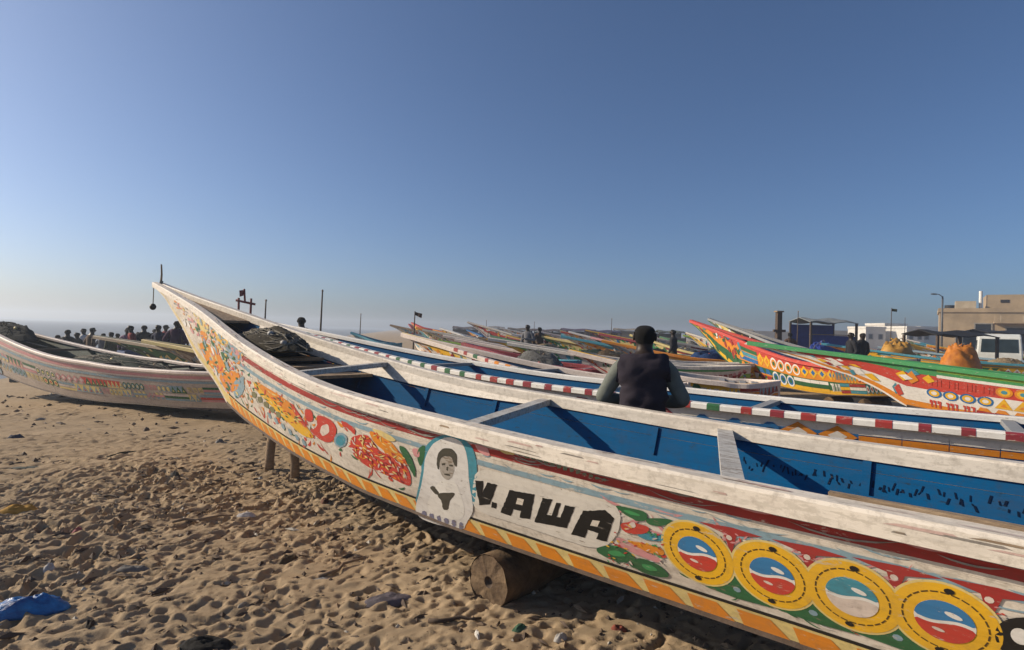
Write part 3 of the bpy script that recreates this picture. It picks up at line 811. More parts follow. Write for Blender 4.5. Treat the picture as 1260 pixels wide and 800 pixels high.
while t < -1.35:
    for q in range(WR_.randint(1, 3)):
        v0 = WR_.uniform(.60, .68); v1 = v0 + WR_.uniform(.015, .06); w_ = WR_.uniform(.005, .011); sk = WR_.uniform(-.012, .012)
        mb.add([H0.P(t, v0, -1, -.0335), H0.P(t + w_, v0, -1, -.0335), H0.P(t + w_ + sk, v1, -1, -.0335), H0.P(t + sk, v1, -1, -.0335)], [(0, 1, 2, 3)])
        t += w_ + .006
    t += WR_.uniform(.0, .03)
o_ = mb.build('painted_scrawl', paint('dark_blue_scrawl', (.003, .012, .035), .2, .8, None, .05), main); o_['kind'] = 'stuff'
# many small brush strokes between the large painted figures
SR = random.Random(91)
def strokes(mat, layer, spots):
    mb = MB()
    for t, v, L, w, a in spots:
        n = 5; lo = []; hi = []
        for k in range(n + 1):
            u = k / n - .5; tt = t + u * L * math.cos(a) - .25 * L * u * u * math.sin(a) * 2; vv = v + (u * L * math.sin(a) + .35 * L * u * u) / .72
            hw = w * math.sqrt(max(0, 1 - (2 * u) ** 2)) / .72 + .0008
            lo.append((tt, vv - hw / 2)); hi.append((tt, vv + hw / 2))
        P = [H0.P(a_, min(max(b_, .02), .98), 1, .0020 + .0005 * layer) for a_, b_ in lo + hi]
        mb.add(P, [(k, k + 1, n + 2 + k, n + 1 + k) for k in range(n)])
    o = fix_dir(mb.build('painted_brush_strokes', mat, main)); o['kind'] = 'stuff'
def scatter(n, t0, t1, v0, v1, L=(.03, .09), w=(.006, .016), a=(-.9, .9)):
    return [(SR.uniform(t0, t1), SR.uniform(v0, v1), SR.uniform(*L), SR.uniform(*w), SR.uniform(*a)) for k in range(n)]
for m, sp in ((SCAR, scatter(70, .45, 4.2, .20, .66, (.04, .14), (.010, .03)) + scatter(34, -4, -1.15, .24, .66)), (GREEN, scatter(60, .45, 4.2, .2, .66, (.04, .12), (.010, .026)) + scatter(40, -4, -1.15, .2, .4)), (SKYB, scatter(40, .3, 4.4, .62, .78, (.06, .2), (.004, .01), (-.1, .1)) + scatter(40, -4, -.4, .62, .78, (.06, .25), (.004, .01), (-.1, .1))),
              (ORANGE, scatter(60, .45, 4.3, .2, .66, (.04, .14), (.010, .03))), (PINK, scatter(60, -4, -1.2, .52, .70, (.05, .16), (.008, .024)) + scatter(50, -4, 3.5, .84, .95, (.05, .22), (.004, .012), (-.15, .15))), (WHITE, scatter(40, .45, 4.2, .22, .66) + scatter(50, -4, -1.15, .2, .66, (.02, .06), (.004, .009))),
              (paint('grey_grime_paint', (.30, .28, .25), .8), scatter(90, -4, 4, .80, .99, (.06, .4), (.003, .010), (-.06, .06)) + scatter(60, -4, 4, .2, .7, (.04, .2), (.003, .007), (-.1, .1)))):
    strokes(m, 0 if m.name != 'grey_grime_paint' else 7, [q for q in sp if m.name != 'grey_grime_paint' or q[1] > .78])
# brown worn batten along the inner edge of the near rail
mb = MB(); tb = np.linspace(-6, -2.12, 30)
for t in tb:
    b, z = H0.b(t), H0.zg(t)
    mb.v.extend([(t, b - .046, z + .012), (t, b - .075, z + .012), (t, b - .075, z - .05), (t, b - .046, z - .05)])
for i in range(len(tb) - 1):
    for k in range(4):
        a, b2 = i * 4 + k, i * 4 + (k + 1) % 4; mb.f.append((a, b2, b2 + 4, a + 4)); mb.m.append(0)
mb.f += [(0, 1, 2, 3), tuple((len(tb) - 1) * 4 + k for k in range(4))]; mb.m += [0, 0]
fix_normals(mb.build('inner_batten', WOOD, main))

# ------------------------------------------------------------------ other pirogues
PAL = dict(red=RED, scar=SCAR, orange=ORANGE, yellow=YELLOW, paley=PALEY, green=GREEN, brgreen=BRGREEN, lime=LIME, teal=TEAL, sky=SKYB, blue=BLUE, white=WHITE, cream=CREAM, pinkw=PINKW, pink=PINK, maroon=MAROON, black=BLACK)
def decorate(h, root, side, rs, pal, v0=.22, v1=.72, pitch=.36, t0=-8, t1=4.4, stripes=(), single=False, rows=1):
    """one mesh of painted motifs per side"""
    mats = [PAL[p] for p in pal]; mb = MB()
    for v_a, v_b, mi in stripes:
        band(h, list(np.linspace(t0, 4.2, 40)), v_a, v_b, side, .005).build('painted_stripe', PAL[mi], root)
    t_begin = max(t0, h.t0 + .4); V0, V1 = v0, v1
    def flush():
        nonlocal mb
        if single and mb.v:
            mb.build('painted_motif', mats, root); mb = MB()
    def poly(pts, mi, off):
        P = [h.P(a, b, side, off) for a, b in pts]
        n = len(P); mb.add(P, [tuple(range(n))], mi)
    for row in range(rows):
        v0 = V0 + (V1 - V0) * row / rows; v1 = V0 + (V1 - V0) * (row + .9) / rows; t = t_begin; kind = 0; left = 0
        while t < t1:
            if left <= 0: kind = rs.choice(['disc', 'tri', 'dia', 'leaf', 'bar', 'wave', 'glyph']); left = rs.randint(2, 5); cm = rs.sample(range(len(mats)), 3)
            p = pitch / h.sx; vm = (v0 + v1) / 2; hv = (v1 - v0) / 2
            if kind == 'disc':
                for q, (r, off) in enumerate(((.48, .005), (.34, .006), (.18, .007))):
                    poly([(t + r * p * math.cos(a), vm + hv * 2 * r * math.sin(a)) for a in np.linspace(0, 2 * math.pi, 15)[:-1]], cm[q], off)
            elif kind == 'tri':
                poly([(t - .5 * p, v0), (t + .5 * p, v0), (t, v1)], cm[0], .005); poly([(t, v1), (t + .5 * p, v0), (t + p, v1)], cm[1], .005)
                poly([(t - .2 * p, v0 + .04), (t + .2 * p, v0 + .04), (t, vm)], cm[2], .006)
            elif kind == 'dia':
                poly([(t - .5 * p, vm), (t, v0), (t + .5 * p, vm), (t, v1)], cm[0], .005); poly([(t - .25 * p, vm), (t, vm - hv * .5), (t + .25 * p, vm), (t, vm + hv * .5)], cm[1], .006)
            elif kind == 'leaf':
                for s2 in (-1, 1):
                    poly([(t - .45 * p, vm), (t - .1 * p, vm + s2 * hv * .9), (t + .3 * p, vm + s2 * hv * .95), (t + .45 * p, vm + s2 * hv * .2)], cm[0 if s2 > 0 else 1], .005)
                poly([(t - .5 * p, vm - .02), (t + .5 * p, vm - .03), (t + .5 * p, vm + .03), (t - .5 * p, vm + .02)], cm[2], .006)
            elif kind == 'bar':
                for q in range(3):
                    poly([(t - .5 * p, v0 + hv * 2 * q / 3), (t + .5 * p, v0 + hv * 2 * q / 3), (t + .5 * p, v0 + hv * 2 * (q + .85) / 3), (t - .5 * p, v0 + hv * 2 * (q + .85) / 3)], cm[q], .005)
            elif kind == 'wave':
                n = 6
                lo = [(t - .5 * p + p * i / n, vm - hv * .3 + hv * .5 * math.sin(i * 1.05)) for i in range(n + 1)]
                poly(lo + [(a, b + hv * .55) for a, b in lo[::-1]], cm[0], .005); poly([(a, b - hv * .45) for a, b in lo] + [(a, b - .02) for a, b in lo[::-1]], cm[1], .006)
            else:
                x = t - .45 * p
                for q in range(3):
                    w = p * rs.uniform(.16, .26); a = rs.uniform(.1, .5) * hv
                    poly([(x, vm - hv * .7), (x + w * .5, vm - hv * .7), (x + w * .6, vm + a), (x + w, vm + a), (x + w, vm + hv * .8), (x, vm + hv * .7)], cm[0], .005); x += w * 1.25
            flush(); t += p * 1.02; left -= 1
    # bow panel dabs
    for k in range(34):
        tt = rs.uniform(4.2, 7.4); v = rs.uniform(.1, .9); a = rs.uniform(.05, .15); w = rs.uniform(.05, .16)
        poly([(tt - a, v - w * .3), (tt, v - w), (tt + a, v), (tt, v + w)], rs.randrange(len(mats)), .006 + .0003 * k); flush()
    if single: return None
    o = mb.build('painted_decoration', mats, root)
    o['kind'] = 'stuff'
    return o
DR = random.Random(8)
def dashes(h, root, side, m1, pitch=.27, t0=-6, t1=5):
    t = t0
    while t < t1:
        mb = MB(); a, b = t, t + pitch * DR.uniform(.30, .46) / h.sx; w = .0625
        P = []
        for q in (a, b):
            P += [(h.X(q), side * (h.b(q) + w), h.zg(q) - .056), (h.X(q), side * (h.b(q) + w), h.zg(q) - .010), (h.X(q), side * (h.b(q) + .046), h.zg(q) + .004), (h.X(q), side * (h.b(q) + .002), h.zg(q) + .004)]
        mb.add(P, [(0, 4, 5, 1), (1, 5, 6, 2), (2, 6, 7, 3)])
        fix_normals(mb.build('painted_dash', DR.choice([m1, m1, RED, RED, GREEN]), root))
        t += pitch * DR.uniform(.92, 1.08) / h.sx

def boat_at_tip(tip, deg, h):
    th = R(deg); e = np.array([-math.cos(th), math.sin(th)])
    A = np.array(tip[:2]) - e * 7.7 * h.sx
    return A, math.pi - th
def pirogue(label, short, A, rz, h, cols, inside, pal, seed, railmat=CREAM, thwmat=GREY, dash=None, stripes=(), v=(.2, .72), n=40, thw=(-5, -3.2, -1.5, 0, 2.3), pitch=.36, single=False, sides=(1, -1), rail_h=.085, lw=.4, rows=1, ground=False):
    o = empty('pirogue', (A[0], A[1], gz(A[0], A[1]) - (h.zc(.5) - .07 if ground else 0)), rz)
    tag(o, label, 'pirogue', GROUP)
    hull_parts(h, o, cols, inside, n=n, railmat=railmat, thw=thw, thwmat=thwmat, rail_h=rail_h)
    rs = random.Random(seed)
    for side in sides:
        decorate(h, o, side, rs, pal, v[0], v[1], pitch, stripes=stripes, single=single and side > 0, rows=rows)
    if dash: dashes(h, o, 1, dash)
    for t, w in (() if ground else ((-3.4, 'aft'), (.3, 'forward'))):
        r = max((h.zc(t) - .05 + .04) / 2, .05)
        p = o.matrix_basis @ Vector((h.X(t), 0, 0))
        mb = MB(); mb.tube([(0, -lw, 0), (0, -lw / 2, .0), (0, lw / 2, 0), (0, lw, 0)], [r * .96, r, r, r * .97], 12)
        lg = mb.build('roller_log', LOGW); lg.location = (p.x, p.y, o.location.z + r - .04); lg.rotation_euler = (0, 0, rz)
        tag(lg, '%s roller log under the %s' % (w, short), 'log', 'roller logs under the boats')
    return o

# boat lying alongside behind the large one
h2 = Hull(1.15, .95, .90, .82)
B2 = pirogue('pirogue with red dashes along a white rail, alongside the V.AWA boat', 'boat with the red dashed rail', (1.2, 6.9), math.pi - R(36), h2, [YELLOW, CREAM, BLUE, WHITE], INBLUE,
        ['blue', 'yellow', 'red', 'orange', 'white', 'maroon', 'teal'], 3, WHITE, GREY, MAROON, (), v=(.2, .9), n=60, single=True, rail_h=.06, rows=2, pitch=.3)
h3 = Hull(.62, .9, .82, .66, .2)
A3, r3 = boat_at_tip((-2.2, 11.6), 36, h3)
pirogue('short pirogue with yellow and orange bow behind the red dashed boat', 'short orange bowed boat', A3, r3, h3, [ORANGE, PINKW, YELLOW, PALEY], NAVY, ['orange', 'yellow', 'pinkw', 'red', 'teal', 'white'], 9, PINKW, GREY, ORANGE, ((.80, .86, 'red'),), n=40, rows=2, pitch=.22, v=(.08, .78))
hm = Hull(.36, .85, .80, .45, .3)
A, r = boat_at_tip((1.1, 11.0), 20, hm)
M0 = pirogue('small pink railed pirogue with red keel behind the man in the waistcoat', 'small pink railed boat', A, r, hm, [SCAR, PINKW, CREAM, YELLOW], NAVY, ['maroon', 'sky', 'yellow', 'green', 'orange', 'white', 'red'], 10, PINKW, n=34, rows=2, pitch=.2, v=(.08, .9))
AGED = paint('aged_pinkish_paint', (.50, .42, .35), .7)
# boats on the left
hL = Hull(1.0, .95, .98, .84, .55)
L1 = pirogue('pale pirogue with dark green inside and heaped black nets near the sea', 'pale boat with black nets', (-7.08, 10.62), math.pi - R(26), hL, [AGED, AGED, AGED, PINKW], DKGREEN, ['sky', 'pink', 'green', 'paley', 'pinkw', 'paley', 'sky', 'scar'], 21, PINKW, DWOOD, None, ((.80, .88, 'pink'), (.68, .74, 'sky')), v=(.2, .62), n=50, single=True, pitch=.2, lw=.2, rail_h=.05, ground=True, rows=2)
L1.location.z += .03
hL2 = Hull(.7, .85, .70, .5, .3)
A, r = boat_at_tip((-11.2, 15.4), 12, hL2)
pirogue('dark green pirogue with plain tan rail close to the sea', 'dark green boat', A, r, hL2, [GREEN, DKGREEN, GREEN, DKGREEN], DKGREEN, ['green', 'teal', 'black', 'paley', 'sky'], 22, paint('tan_rail_paint', (.48, .38, .25), .6), n=36)
hL3 = Hull(.6, .85, .70, .5, .3)
A, r = boat_at_tip((-8.6, 13.4), 14, hL3)
pirogue('plain tan pirogue beside the dark green one near the sea', 'plain tan boat', A, r, hL3, [WOOD, paint('tan_rail_paint', (.48, .38, .25), .6), WOOD, WOOD], DKGREEN, ['paley', 'black', 'sky', 'pinkw'], 23, PALEY, n=34)
# right hand boats
hR = Hull(1.0, 1.05, 1.13, .46)
A, r = boat_at_tip((5.33, 13.0), 40, hR)
R1 = pirogue('pirogue with green rail and red and white painted side', 'green railed boat', A, r, hR, [ORANGE, WHITE, SCAR, BRGREEN], NAVY, ['red', 'white', 'scar', 'orange', 'white', 'yellow', 'blue', 'teal'], 31, BRGREEN, GREY, None, ((.86, .95, 'lime'), (.74, .8, 'white')), v=(.06, .76), n=50, single=True, pitch=.24, rows=3, ground=True)
hR2 = Hull(.62, 1.0, .95, 1.0, .3)
A, r = boat_at_tip(at_y(850, 394, 17.5), 60, hR2)
R2 = pirogue('pirogue with tall striped red, orange and green bow', 'boat with the striped bow', A, r, hR2, [YELLOW, GREEN, ORANGE, SCAR], NAVY, ['red', 'orange', 'green', 'yellow', 'white', 'teal', 'white', 'blue'], 32, SCAR, n=44, pitch=.22, rows=2, v=(.08, .9), single=True)
hR3 = Hull(.62, 1.0, 1.02, 1.0, .3)
A, r = boat_at_tip(at_y(872, 389, 20.0), 55, hR3)
R3 = pirogue('pirogue with tall dark bow bearing yellow patches', 'boat with the tall dark bow', A, r, hR3, [GREY, GREEN, PALEY, BLACK], NAVY, ['black', 'yellow', 'white', 'green', 'maroon', 'yellow', 'white'], 33, GREY, n=44, pitch=.22, rows=2, v=(.08, .9))
# boats in the middle distance: tip pixel, distance, heading, scales, colours
LOAD = []
MID = [
 ('long pirogue with yellow side and orange chevrons', 'yellow sided boat', 600, 16.2, 6, .62, .85, .5, .55, [PALEY, YELLOW, YELLOW, CREAM], ['orange', 'red', 'pinkw', 'yellow', 'paley'], CREAM, NAVY),
 ('pirogue with pink and tan patterned side', 'pink and tan boat', 545, 19.5, 9, .6, .85, .5, .5, [PINKW, PINK, PINKW, CREAM], ['orange', 'pinkw', 'green', 'paley', 'red'], PINKW, NAVY),
 ('pirogue with teal rail and orange bands', 'teal railed boat', 690, 21.5, 14, .6, .85, .6, .5, [ORANGE, CREAM, ORANGE, TEAL], ['teal', 'white', 'orange', 'red', 'yellow'], TEAL, INBLUE),
 ('cream pirogue with green topped side', 'cream and green boat', 520, 25.0, 10, .7, .9, .6, .5, [WOOD, CREAM, CREAM, GREEN], ['red', 'green', 'paley', 'orange', 'sky'], CREAM, NAVY),
 ('pirogue with tan side and white rail', 'tan boat', 630, 27.0, 4, .7, .85, .6, .5, [WOOD, PALEY, PINKW, CREAM], ['orange', 'maroon', 'paley', 'teal', 'white'], WHITE, NAVY),
 ('blue sided pirogue with yellow rail', 'blue sided boat', 735, 30.0, 8, .6, .9, .7, .5, [BLUE, SKYB, BLUE, YELLOW], ['white', 'yellow', 'red', 'orange', 'teal'], YELLOW, INBLUE),
 ('red banded pirogue with high bow', 'red banded boat', 575, 33.0, 16, .7, 1.0, .9, .5, [MAROON, CREAM, SCAR, CREAM], ['yellow', 'white', 'green', 'orange', 'black'], CREAM, NAVY),
 ('pirogue with lime and orange side', 'lime and orange boat', 660, 37.0, 5, .7, .9, .7, .5, [ORANGE, LIME, CREAM, PINKW], ['orange', 'red', 'white', 'teal', 'paley'], PINKW, NAVY),
 ('grey pirogue with blue covered middle', 'grey boat', 790, 26.0, 12, .6, .9, .6, .5, [GREY, PINKW, SKYB, CREAM], ['maroon', 'blue', 'yellow', 'pinkw', 'white'], GREY, BLUE),
 ('pirogue with sand coloured planks and red rail', 'red railed boat', 505, 42.0, 7, .8, .95, .8, .5, [WOOD, PALEY, WOOD, SCAR], ['red', 'white', 'teal', 'paley', 'green'], SCAR, NAVY),
 ('white pirogue with orange keel', 'orange keeled boat', 615, 48.0, 3, .8, .95, .8, .5, [ORANGE, WHITE, CREAM, PINKW], ['orange', 'red', 'blue', 'white', 'green'], WHITE, NAVY),
 ('yellow railed pirogue with dark side', 'dark sided boat', 720, 44.0, 10, .8, .95, .8, .5, [BLACK, MAROON, GREEN, YELLOW], ['yellow', 'orange', 'white', 'red', 'lime'], YELLOW, NAVY),
 ('teal covered pirogue lying near the water', 'teal covered boat', 432, 24.0, 2, .22, .9, .4, .25, [TEAL, TEAL, SKYB, TEAL], ['teal', 'sky', 'white', 'blue', 'teal'], TEAL, TEAL),
 ('pirogue with orange side beyond the green railed one', 'orange sided boat', 1010, 24.0, 30, .7, .9, .5, .8, [ORANGE, ORANGE, YELLOW, TEAL], ['yellow', 'red', 'white', 'green', 'teal'], TEAL, NAVY),
 ('pirogue with sky blue rail beyond the orange sided one', 'sky blue railed boat', 1080, 27.0, 30, .7, .9, .4, .8, [PINKW, SKYB, CREAM, SKYB], ['orange', 'red', 'white', 'green', 'teal'], SKYB, NAVY),
]
MID += [
 ('pirogue with maroon and cream blocks along its side', 'maroon and cream boat', 560, 17.8, 12, .55, .8, .5, .5, [MAROON, CREAM, PALEY, PINKW], ['maroon', 'white', 'orange', 'teal', 'pinkw'], PINKW, NAVY),
 ('pirogue with green side and pale yellow rail', 'green sided boat', 660, 23.3, 18, .6, .85, .6, .5, [GREEN, BRGREEN, PALEY, ORANGE], ['yellow', 'white', 'red', 'lime', 'orange'], PALEY, NAVY),
 ('pirogue with orange bow and grey middle', 'orange and grey boat', 740, 18.6, 10, .45, .85, .5, .5, [ORANGE, GREY, PINKW, YELLOW], ['orange', 'sky', 'maroon', 'white', 'paley'], ORANGE, NAVY),
 ('pirogue with pale blue hull and brown rail', 'pale blue boat', 480, 30.5, 14, .7, .95, .7, .5, [SKYB, PINKW, SKYB, WOOD], ['white', 'teal', 'red', 'orange', 'paley'], WOOD, NAVY),
 ('pirogue with scarlet rail and yellow diamonds', 'scarlet railed boat', 690, 34.5, 9, .7, .9, .7, .5, [YELLOW, CREAM, MAROON, SCAR], ['yellow', 'white', 'orange', 'green', 'blue'], SCAR, NAVY),
 ('old unpainted pirogue with bare grey planks', 'unpainted boat', 590, 22.6, 7, .5, .8, .5, .5, [WOOD, WOOD, GREY, WOOD], ['paley', 'pinkw', 'maroon', 'sky', 'orange'], WOOD, DKGREEN),
 ('pirogue with white side and lime rail', 'lime railed boat', 840, 32.0, 20, .6, .9, .7, .5, [TEAL, WHITE, PINKW, LIME], ['red', 'teal', 'orange', 'blue', 'yellow'], LIME, NAVY),
 ('pirogue with teal side beyond the far awnings', 'teal sided boat', 1140, 31.0, 24, .6, .9, .5, .8, [TEAL, SKYB, CREAM, ORANGE], ['orange', 'red', 'white', 'green', 'yellow'], ORANGE, NAVY),
]
for i, (lab, sh, px, Yd, deg, sx, sz, rise, aft, cols, pal, rm, ins) in enumerate(MID):
    h = Hull(sx, .9, sz, rise, aft)
    A, r = boat_at_tip(((px - 630) / F * Yd, Yd), deg, h)
    pirogue(lab, sh, A, r, h, cols, ins, pal, 50 + i, rm, n=24, pitch=.3, stripes=((.80, .87, pal[0]),), thw=(-5, -1.5, 1.5), rows=2)
    LOAD.append((A, r, h, sh, i))

# the packed fleet beyond: hulls lying close together on the sand
occ = []
ALLP = ['red', 'orange', 'yellow', 'white', 'teal', 'green', 'scar', 'sky', 'blue', 'paley']
def samples(A, r, h):
    e = np.array([math.cos(r), math.sin(r)])
    return [np.array(A) + e * h.X(t) for t in np.linspace(-8.4, 6.8, 16)]
for o in [q for q in bpy.data.objects if q.name.startswith('pirogue') and q.parent is None]:
    pass
def clear(S, rad):
    Q = np.array([q for q, rq in occ]); RQ = np.array([rq for q, rq in occ])
    D = (np.array(S)[:, None, :] - Q[None]); return bool(((D ** 2).sum(-1) > (rad + RQ[None]) ** 2).all())
for A, r, h, sh, i in LOAD + [((1.2, 6.9), math.pi - R(36), h2, '', 0), (A3, r3, h3, '', 0)] + [((o.location.x, o.location.y), o.rotation_euler.z, hh, '', 0) for o, hh in ((R1, hR), (R2, hR2), (R3, hR3), (M0, hm))]:
    for p in samples(A, r, h): occ.append((p, .62 * h.sy))
for px_, Yd_ in ((371, 12.8), (650, 22.8), (665, 23.2), (829, 19.0), (973, 25), (1048, 19.5), (1060, 20.2)):
    occ.append((np.array([(px_ - 630) / F * Yd_, Yd_]), .5))
FR = random.Random(2024)
FC = [('cream', CREAM), ('white', WHITE), ('yellow', YELLOW), ('orange', ORANGE), ('pale yellow', PALEY), ('red', SCAR), ('yellow', YELLOW), ('cream', CREAM), ('cream', CREAM), ('yellow', YELLOW), ('orange', ORANGE), ('red', SCAR), ('green', BRGREEN), ('blue', BLUE), ('teal', TEAL), ('white', WHITE), ('maroon', MAROON), ('pale yellow', PALEY), ('sky blue', SKYB), ('dark green', GREEN), ('lime', LIME), ('grey', GREY), ('faded pink', PINK)]
used_combo = set(); nb = 0
for k in range(7000):
    if nb >= 60: break
    Yd = 9.5 + 34 * FR.random() ** 1.5; px = FR.uniform(500, 1290); X = (px - 630) / F * Yd
    deg = FR.gauss(28, 14); h = Hull(FR.uniform(.38, .7), FR.uniform(.75, .95), FR.uniform(1.05, 1.25), FR.uniform(.2, .45) if Yd < 22 else FR.uniform(.3, .7), FR.uniform(.35, .7))
    if X > 30: continue
    A, r = boat_at_tip((X, Yd), deg, h)
    if A[1] < 8.2 or (A[0] / A[1] > 1.05): continue
    S = samples(A, r, h)
    if min(p[1] for p in S) < 7.6: continue
    if any((p[1] < 13.5 and p[0] / p[1] > .27) or (p[1] < 34 and .56 < p[0] / p[1] < .92) for p in S) or not clear(S, .34 * h.sy): continue
    c = FR.sample(FC, 3)
    if len(set(q[0] for q in c)) < 3: continue
    key = (c[0][0], c[1][0], c[2][0])
    if key in used_combo: continue
    used_combo.add(key)
    for p in S: occ.append((p, .5 * h.sy))
    pal = FR.sample(ALLP + ['pinkw', 'lime', 'brgreen', 'maroon', 'pink', 'black'], 7)
    lab = 'beached pirogue with %s rail, %s side and %s lower planks' % key
    sh = '%s, %s and %s boat' % key
    pirogue(lab, sh, A, r, h, [c[2][1], c[1][1], FR.choice([CREAM, PINKW, c[1][1]]), c[0][1]], FR.choice([NAVY, INBLUE, DKGREEN, NAVY]), pal, 400 + k, c[0][1], n=24, pitch=FR.uniform(.2, .34), rows=2, v=(.06, .78), stripes=((.82, .90, pal[1]),), thw=(-5, -1.5, 1.5), ground=True, sides=(1,))
    if FR.random() < .6: LOAD.append((A, r, h, sh, 100 + nb))
    nb += 1

# ------------------------------------------------------------------ nets
def mound(name, length, width, height, seed, mat, n=40, m=24, lump=.5):
    rs = np.random.RandomState(seed); ox, oy = rs.rand(2) * 50
    mb = MB()
    us = np.linspace(0, 1, n); vs = np.linspace(0, 2 * math.pi, m, endpoint=False)
    for r in np.linspace(0, 1, n):
        for a in vs:
            x, y = r * math.cos(a), r * math.sin(a)
            ed = 1 + .18 * float(vnoise(np.array(x * 2 + ox), np.array(y * 2 + oy)))
            z = (1 - r ** 3.2) * (1 + lump * float(vnoise(np.array(x * 2.6 + oy), np.array(y * 2.6 + ox)))) + .22 * (.5 - 2 * abs(float(vnoise(np.array(x * 5 + y * 3 + ox), np.array(y * 7))))) * (1 - r * .5) + .16 * float(vnoise(np.array(x * 9 + ox), np.array(y * 9))) * (1 - r * .6) + .1 * float(vnoise(np.array(x * 21 + ox), np.array(y * 21))) * (1 - r * .6)
            mb.v.append((x * length / 2 * ed, y * width / 2 * ed, max(z, 0) * height))
    for i in range(n - 1):
        for k in range(m):
            a, b = i * m + k, i * m + (k + 1) % m
            mb.f.append((a, a + m, b + m, b)); mb.m.append(0)
    mb.f.append(tuple((n - 1) * m + k for k in range(m))[::-1]); mb.m.append(0)
    return mb
def strands(length, width, height, seed, count=90):
    rs = random.Random(seed); mb = MB()
    for k in range(count):
        a = rs.uniform(0, 6.28); r = rs.uniform(.1, .9); pts = []
        da = rs.uniform(-1.2, 1.2)
        for j in range(7):
            q = r + (j - 3) * .07 * rs.choice((1, 1, -.4)); q = min(max(q, 0), 1.0)
            x, y = q * math.cos(a), q * math.sin(a); a += da * .35
            pts.append((x * length / 2, y * width / 2, (1 - q ** 2.4) * height * 1.08 + rs.uniform(.0, .10) * height))
        mb.tube(pts, rs.uniform(.003, .007), 4)
    return mb
def net_pile(label, loc, rz, dims, seed, mat=NET, floats=6):
    o = empty('net_pile', loc, rz); tag(o, label, 'fishing net', 'heaps of fishing net')
    fix_normals(mound('netting', *dims, seed, mat).build('netting', mat, o, True))
    so = strands(*dims, seed).build('loose_rope', mat if seed % 2 else ROPE, o); so['kind'] = 'stuff'
    rs = random.Random(seed + 5)
    for k in range(floats):
        q = rs.uniform(.2, .85); a = rs.uniform(0, 6.28); mb = MB(); z = (1 - q ** 2.4) * dims[2] * 1.05 + .01
        c = (q * math.cos(a) * dims[0] / 2, q * math.sin(a) * dims[1] / 2, z)
        mb.tube([(c[0] - .035, c[1], c[2]), (c[0] - .02, c[1], c[2]), (c[0] + .02, c[1], c[2]), (c[0] + .035, c[1], c[2])], [.014, .03, .03, .014], 8)
        mb.build('net_float', rs.choice([PALEY, GREY, SCAR, WOOD]), o, True)
    return o
def on_boat(boat, p):
    w = boat.matrix_basis @ Vector(p); return (w.x, w.y, w.z)
# a board platform under the net so that it is carried
for a in (2.55, 2.95, 3.35, 3.75, 4.15, 4.5):
    t = a; b = H0.b(t) - .01; z = H0.zg(t) - .22
    mb = MB(); mb.box((t, 0, z), (.17, b - .05, .015)); mb.build('bow_platform_board', WOOD, main)
net_pile('dark brown net heaped in the bow of the V.AWA boat', on_boat(main, (3.75, -.02, H0.zg(3.75) - .20)), main.rotation_euler.z, (1.75, .66, .20), 4)
net_pile('black net heaped in the bow of the pale left boat', on_boat(L1, (4.6, 0, hL.zg(4.6) - .26)), L1.rotation_euler.z, (2.8, .64, .36), 5, plain('black_net', (.02, .024, .024), (.008, .01, .01), .95, 30, 1))
net_pile('dark green net spread amidships in the pale left boat', on_boat(L1, (.5, 0, .60)), L1.rotation_euler.z, (5.0, 1.0, .42), 6, plain('green_net', (.02, .035, .028), (.008, .012, .01), .95, 30, 1))


# loads heaped in the boats of the middle distance
LM = [('brown', (.09, .06, .035)), ('dark green', (.025, .05, .035)), ('black', (.015, .015, .015)), ('blue', (.02, .06, .18)), ('orange', (.40, .14, .03)), ('grey', (.16, .16, .15)), ('tan', (.32, .24, .14))]
for A, r, h, sh, i in LOAD:
    if i in (12, ): continue
    cn, rgb = LM[i % 7]; rsd = random.Random(i); t = rsd.uniform(-2.5, 2.8)
    w = Matrix.Translation((A[0], A[1], gz(A[0], A[1]))) @ Matrix.Rotation(r, 4, 'Z') @ Vector((h.X(t), 0, h.zg(t) - .28 - (h.zc(.5) - .07 if i >= 100 else 0)))
    net_pile('%s net heaped in the %s' % (cn, sh), tuple(w), r, (rsd.uniform(.9, 1.7), .8, rsd.uniform(.3, .45)), 200 + i, plain('net_' + cn.replace(' ', '_'), rgb, tuple(c * .4 for c in rgb), .95, 22, 1))

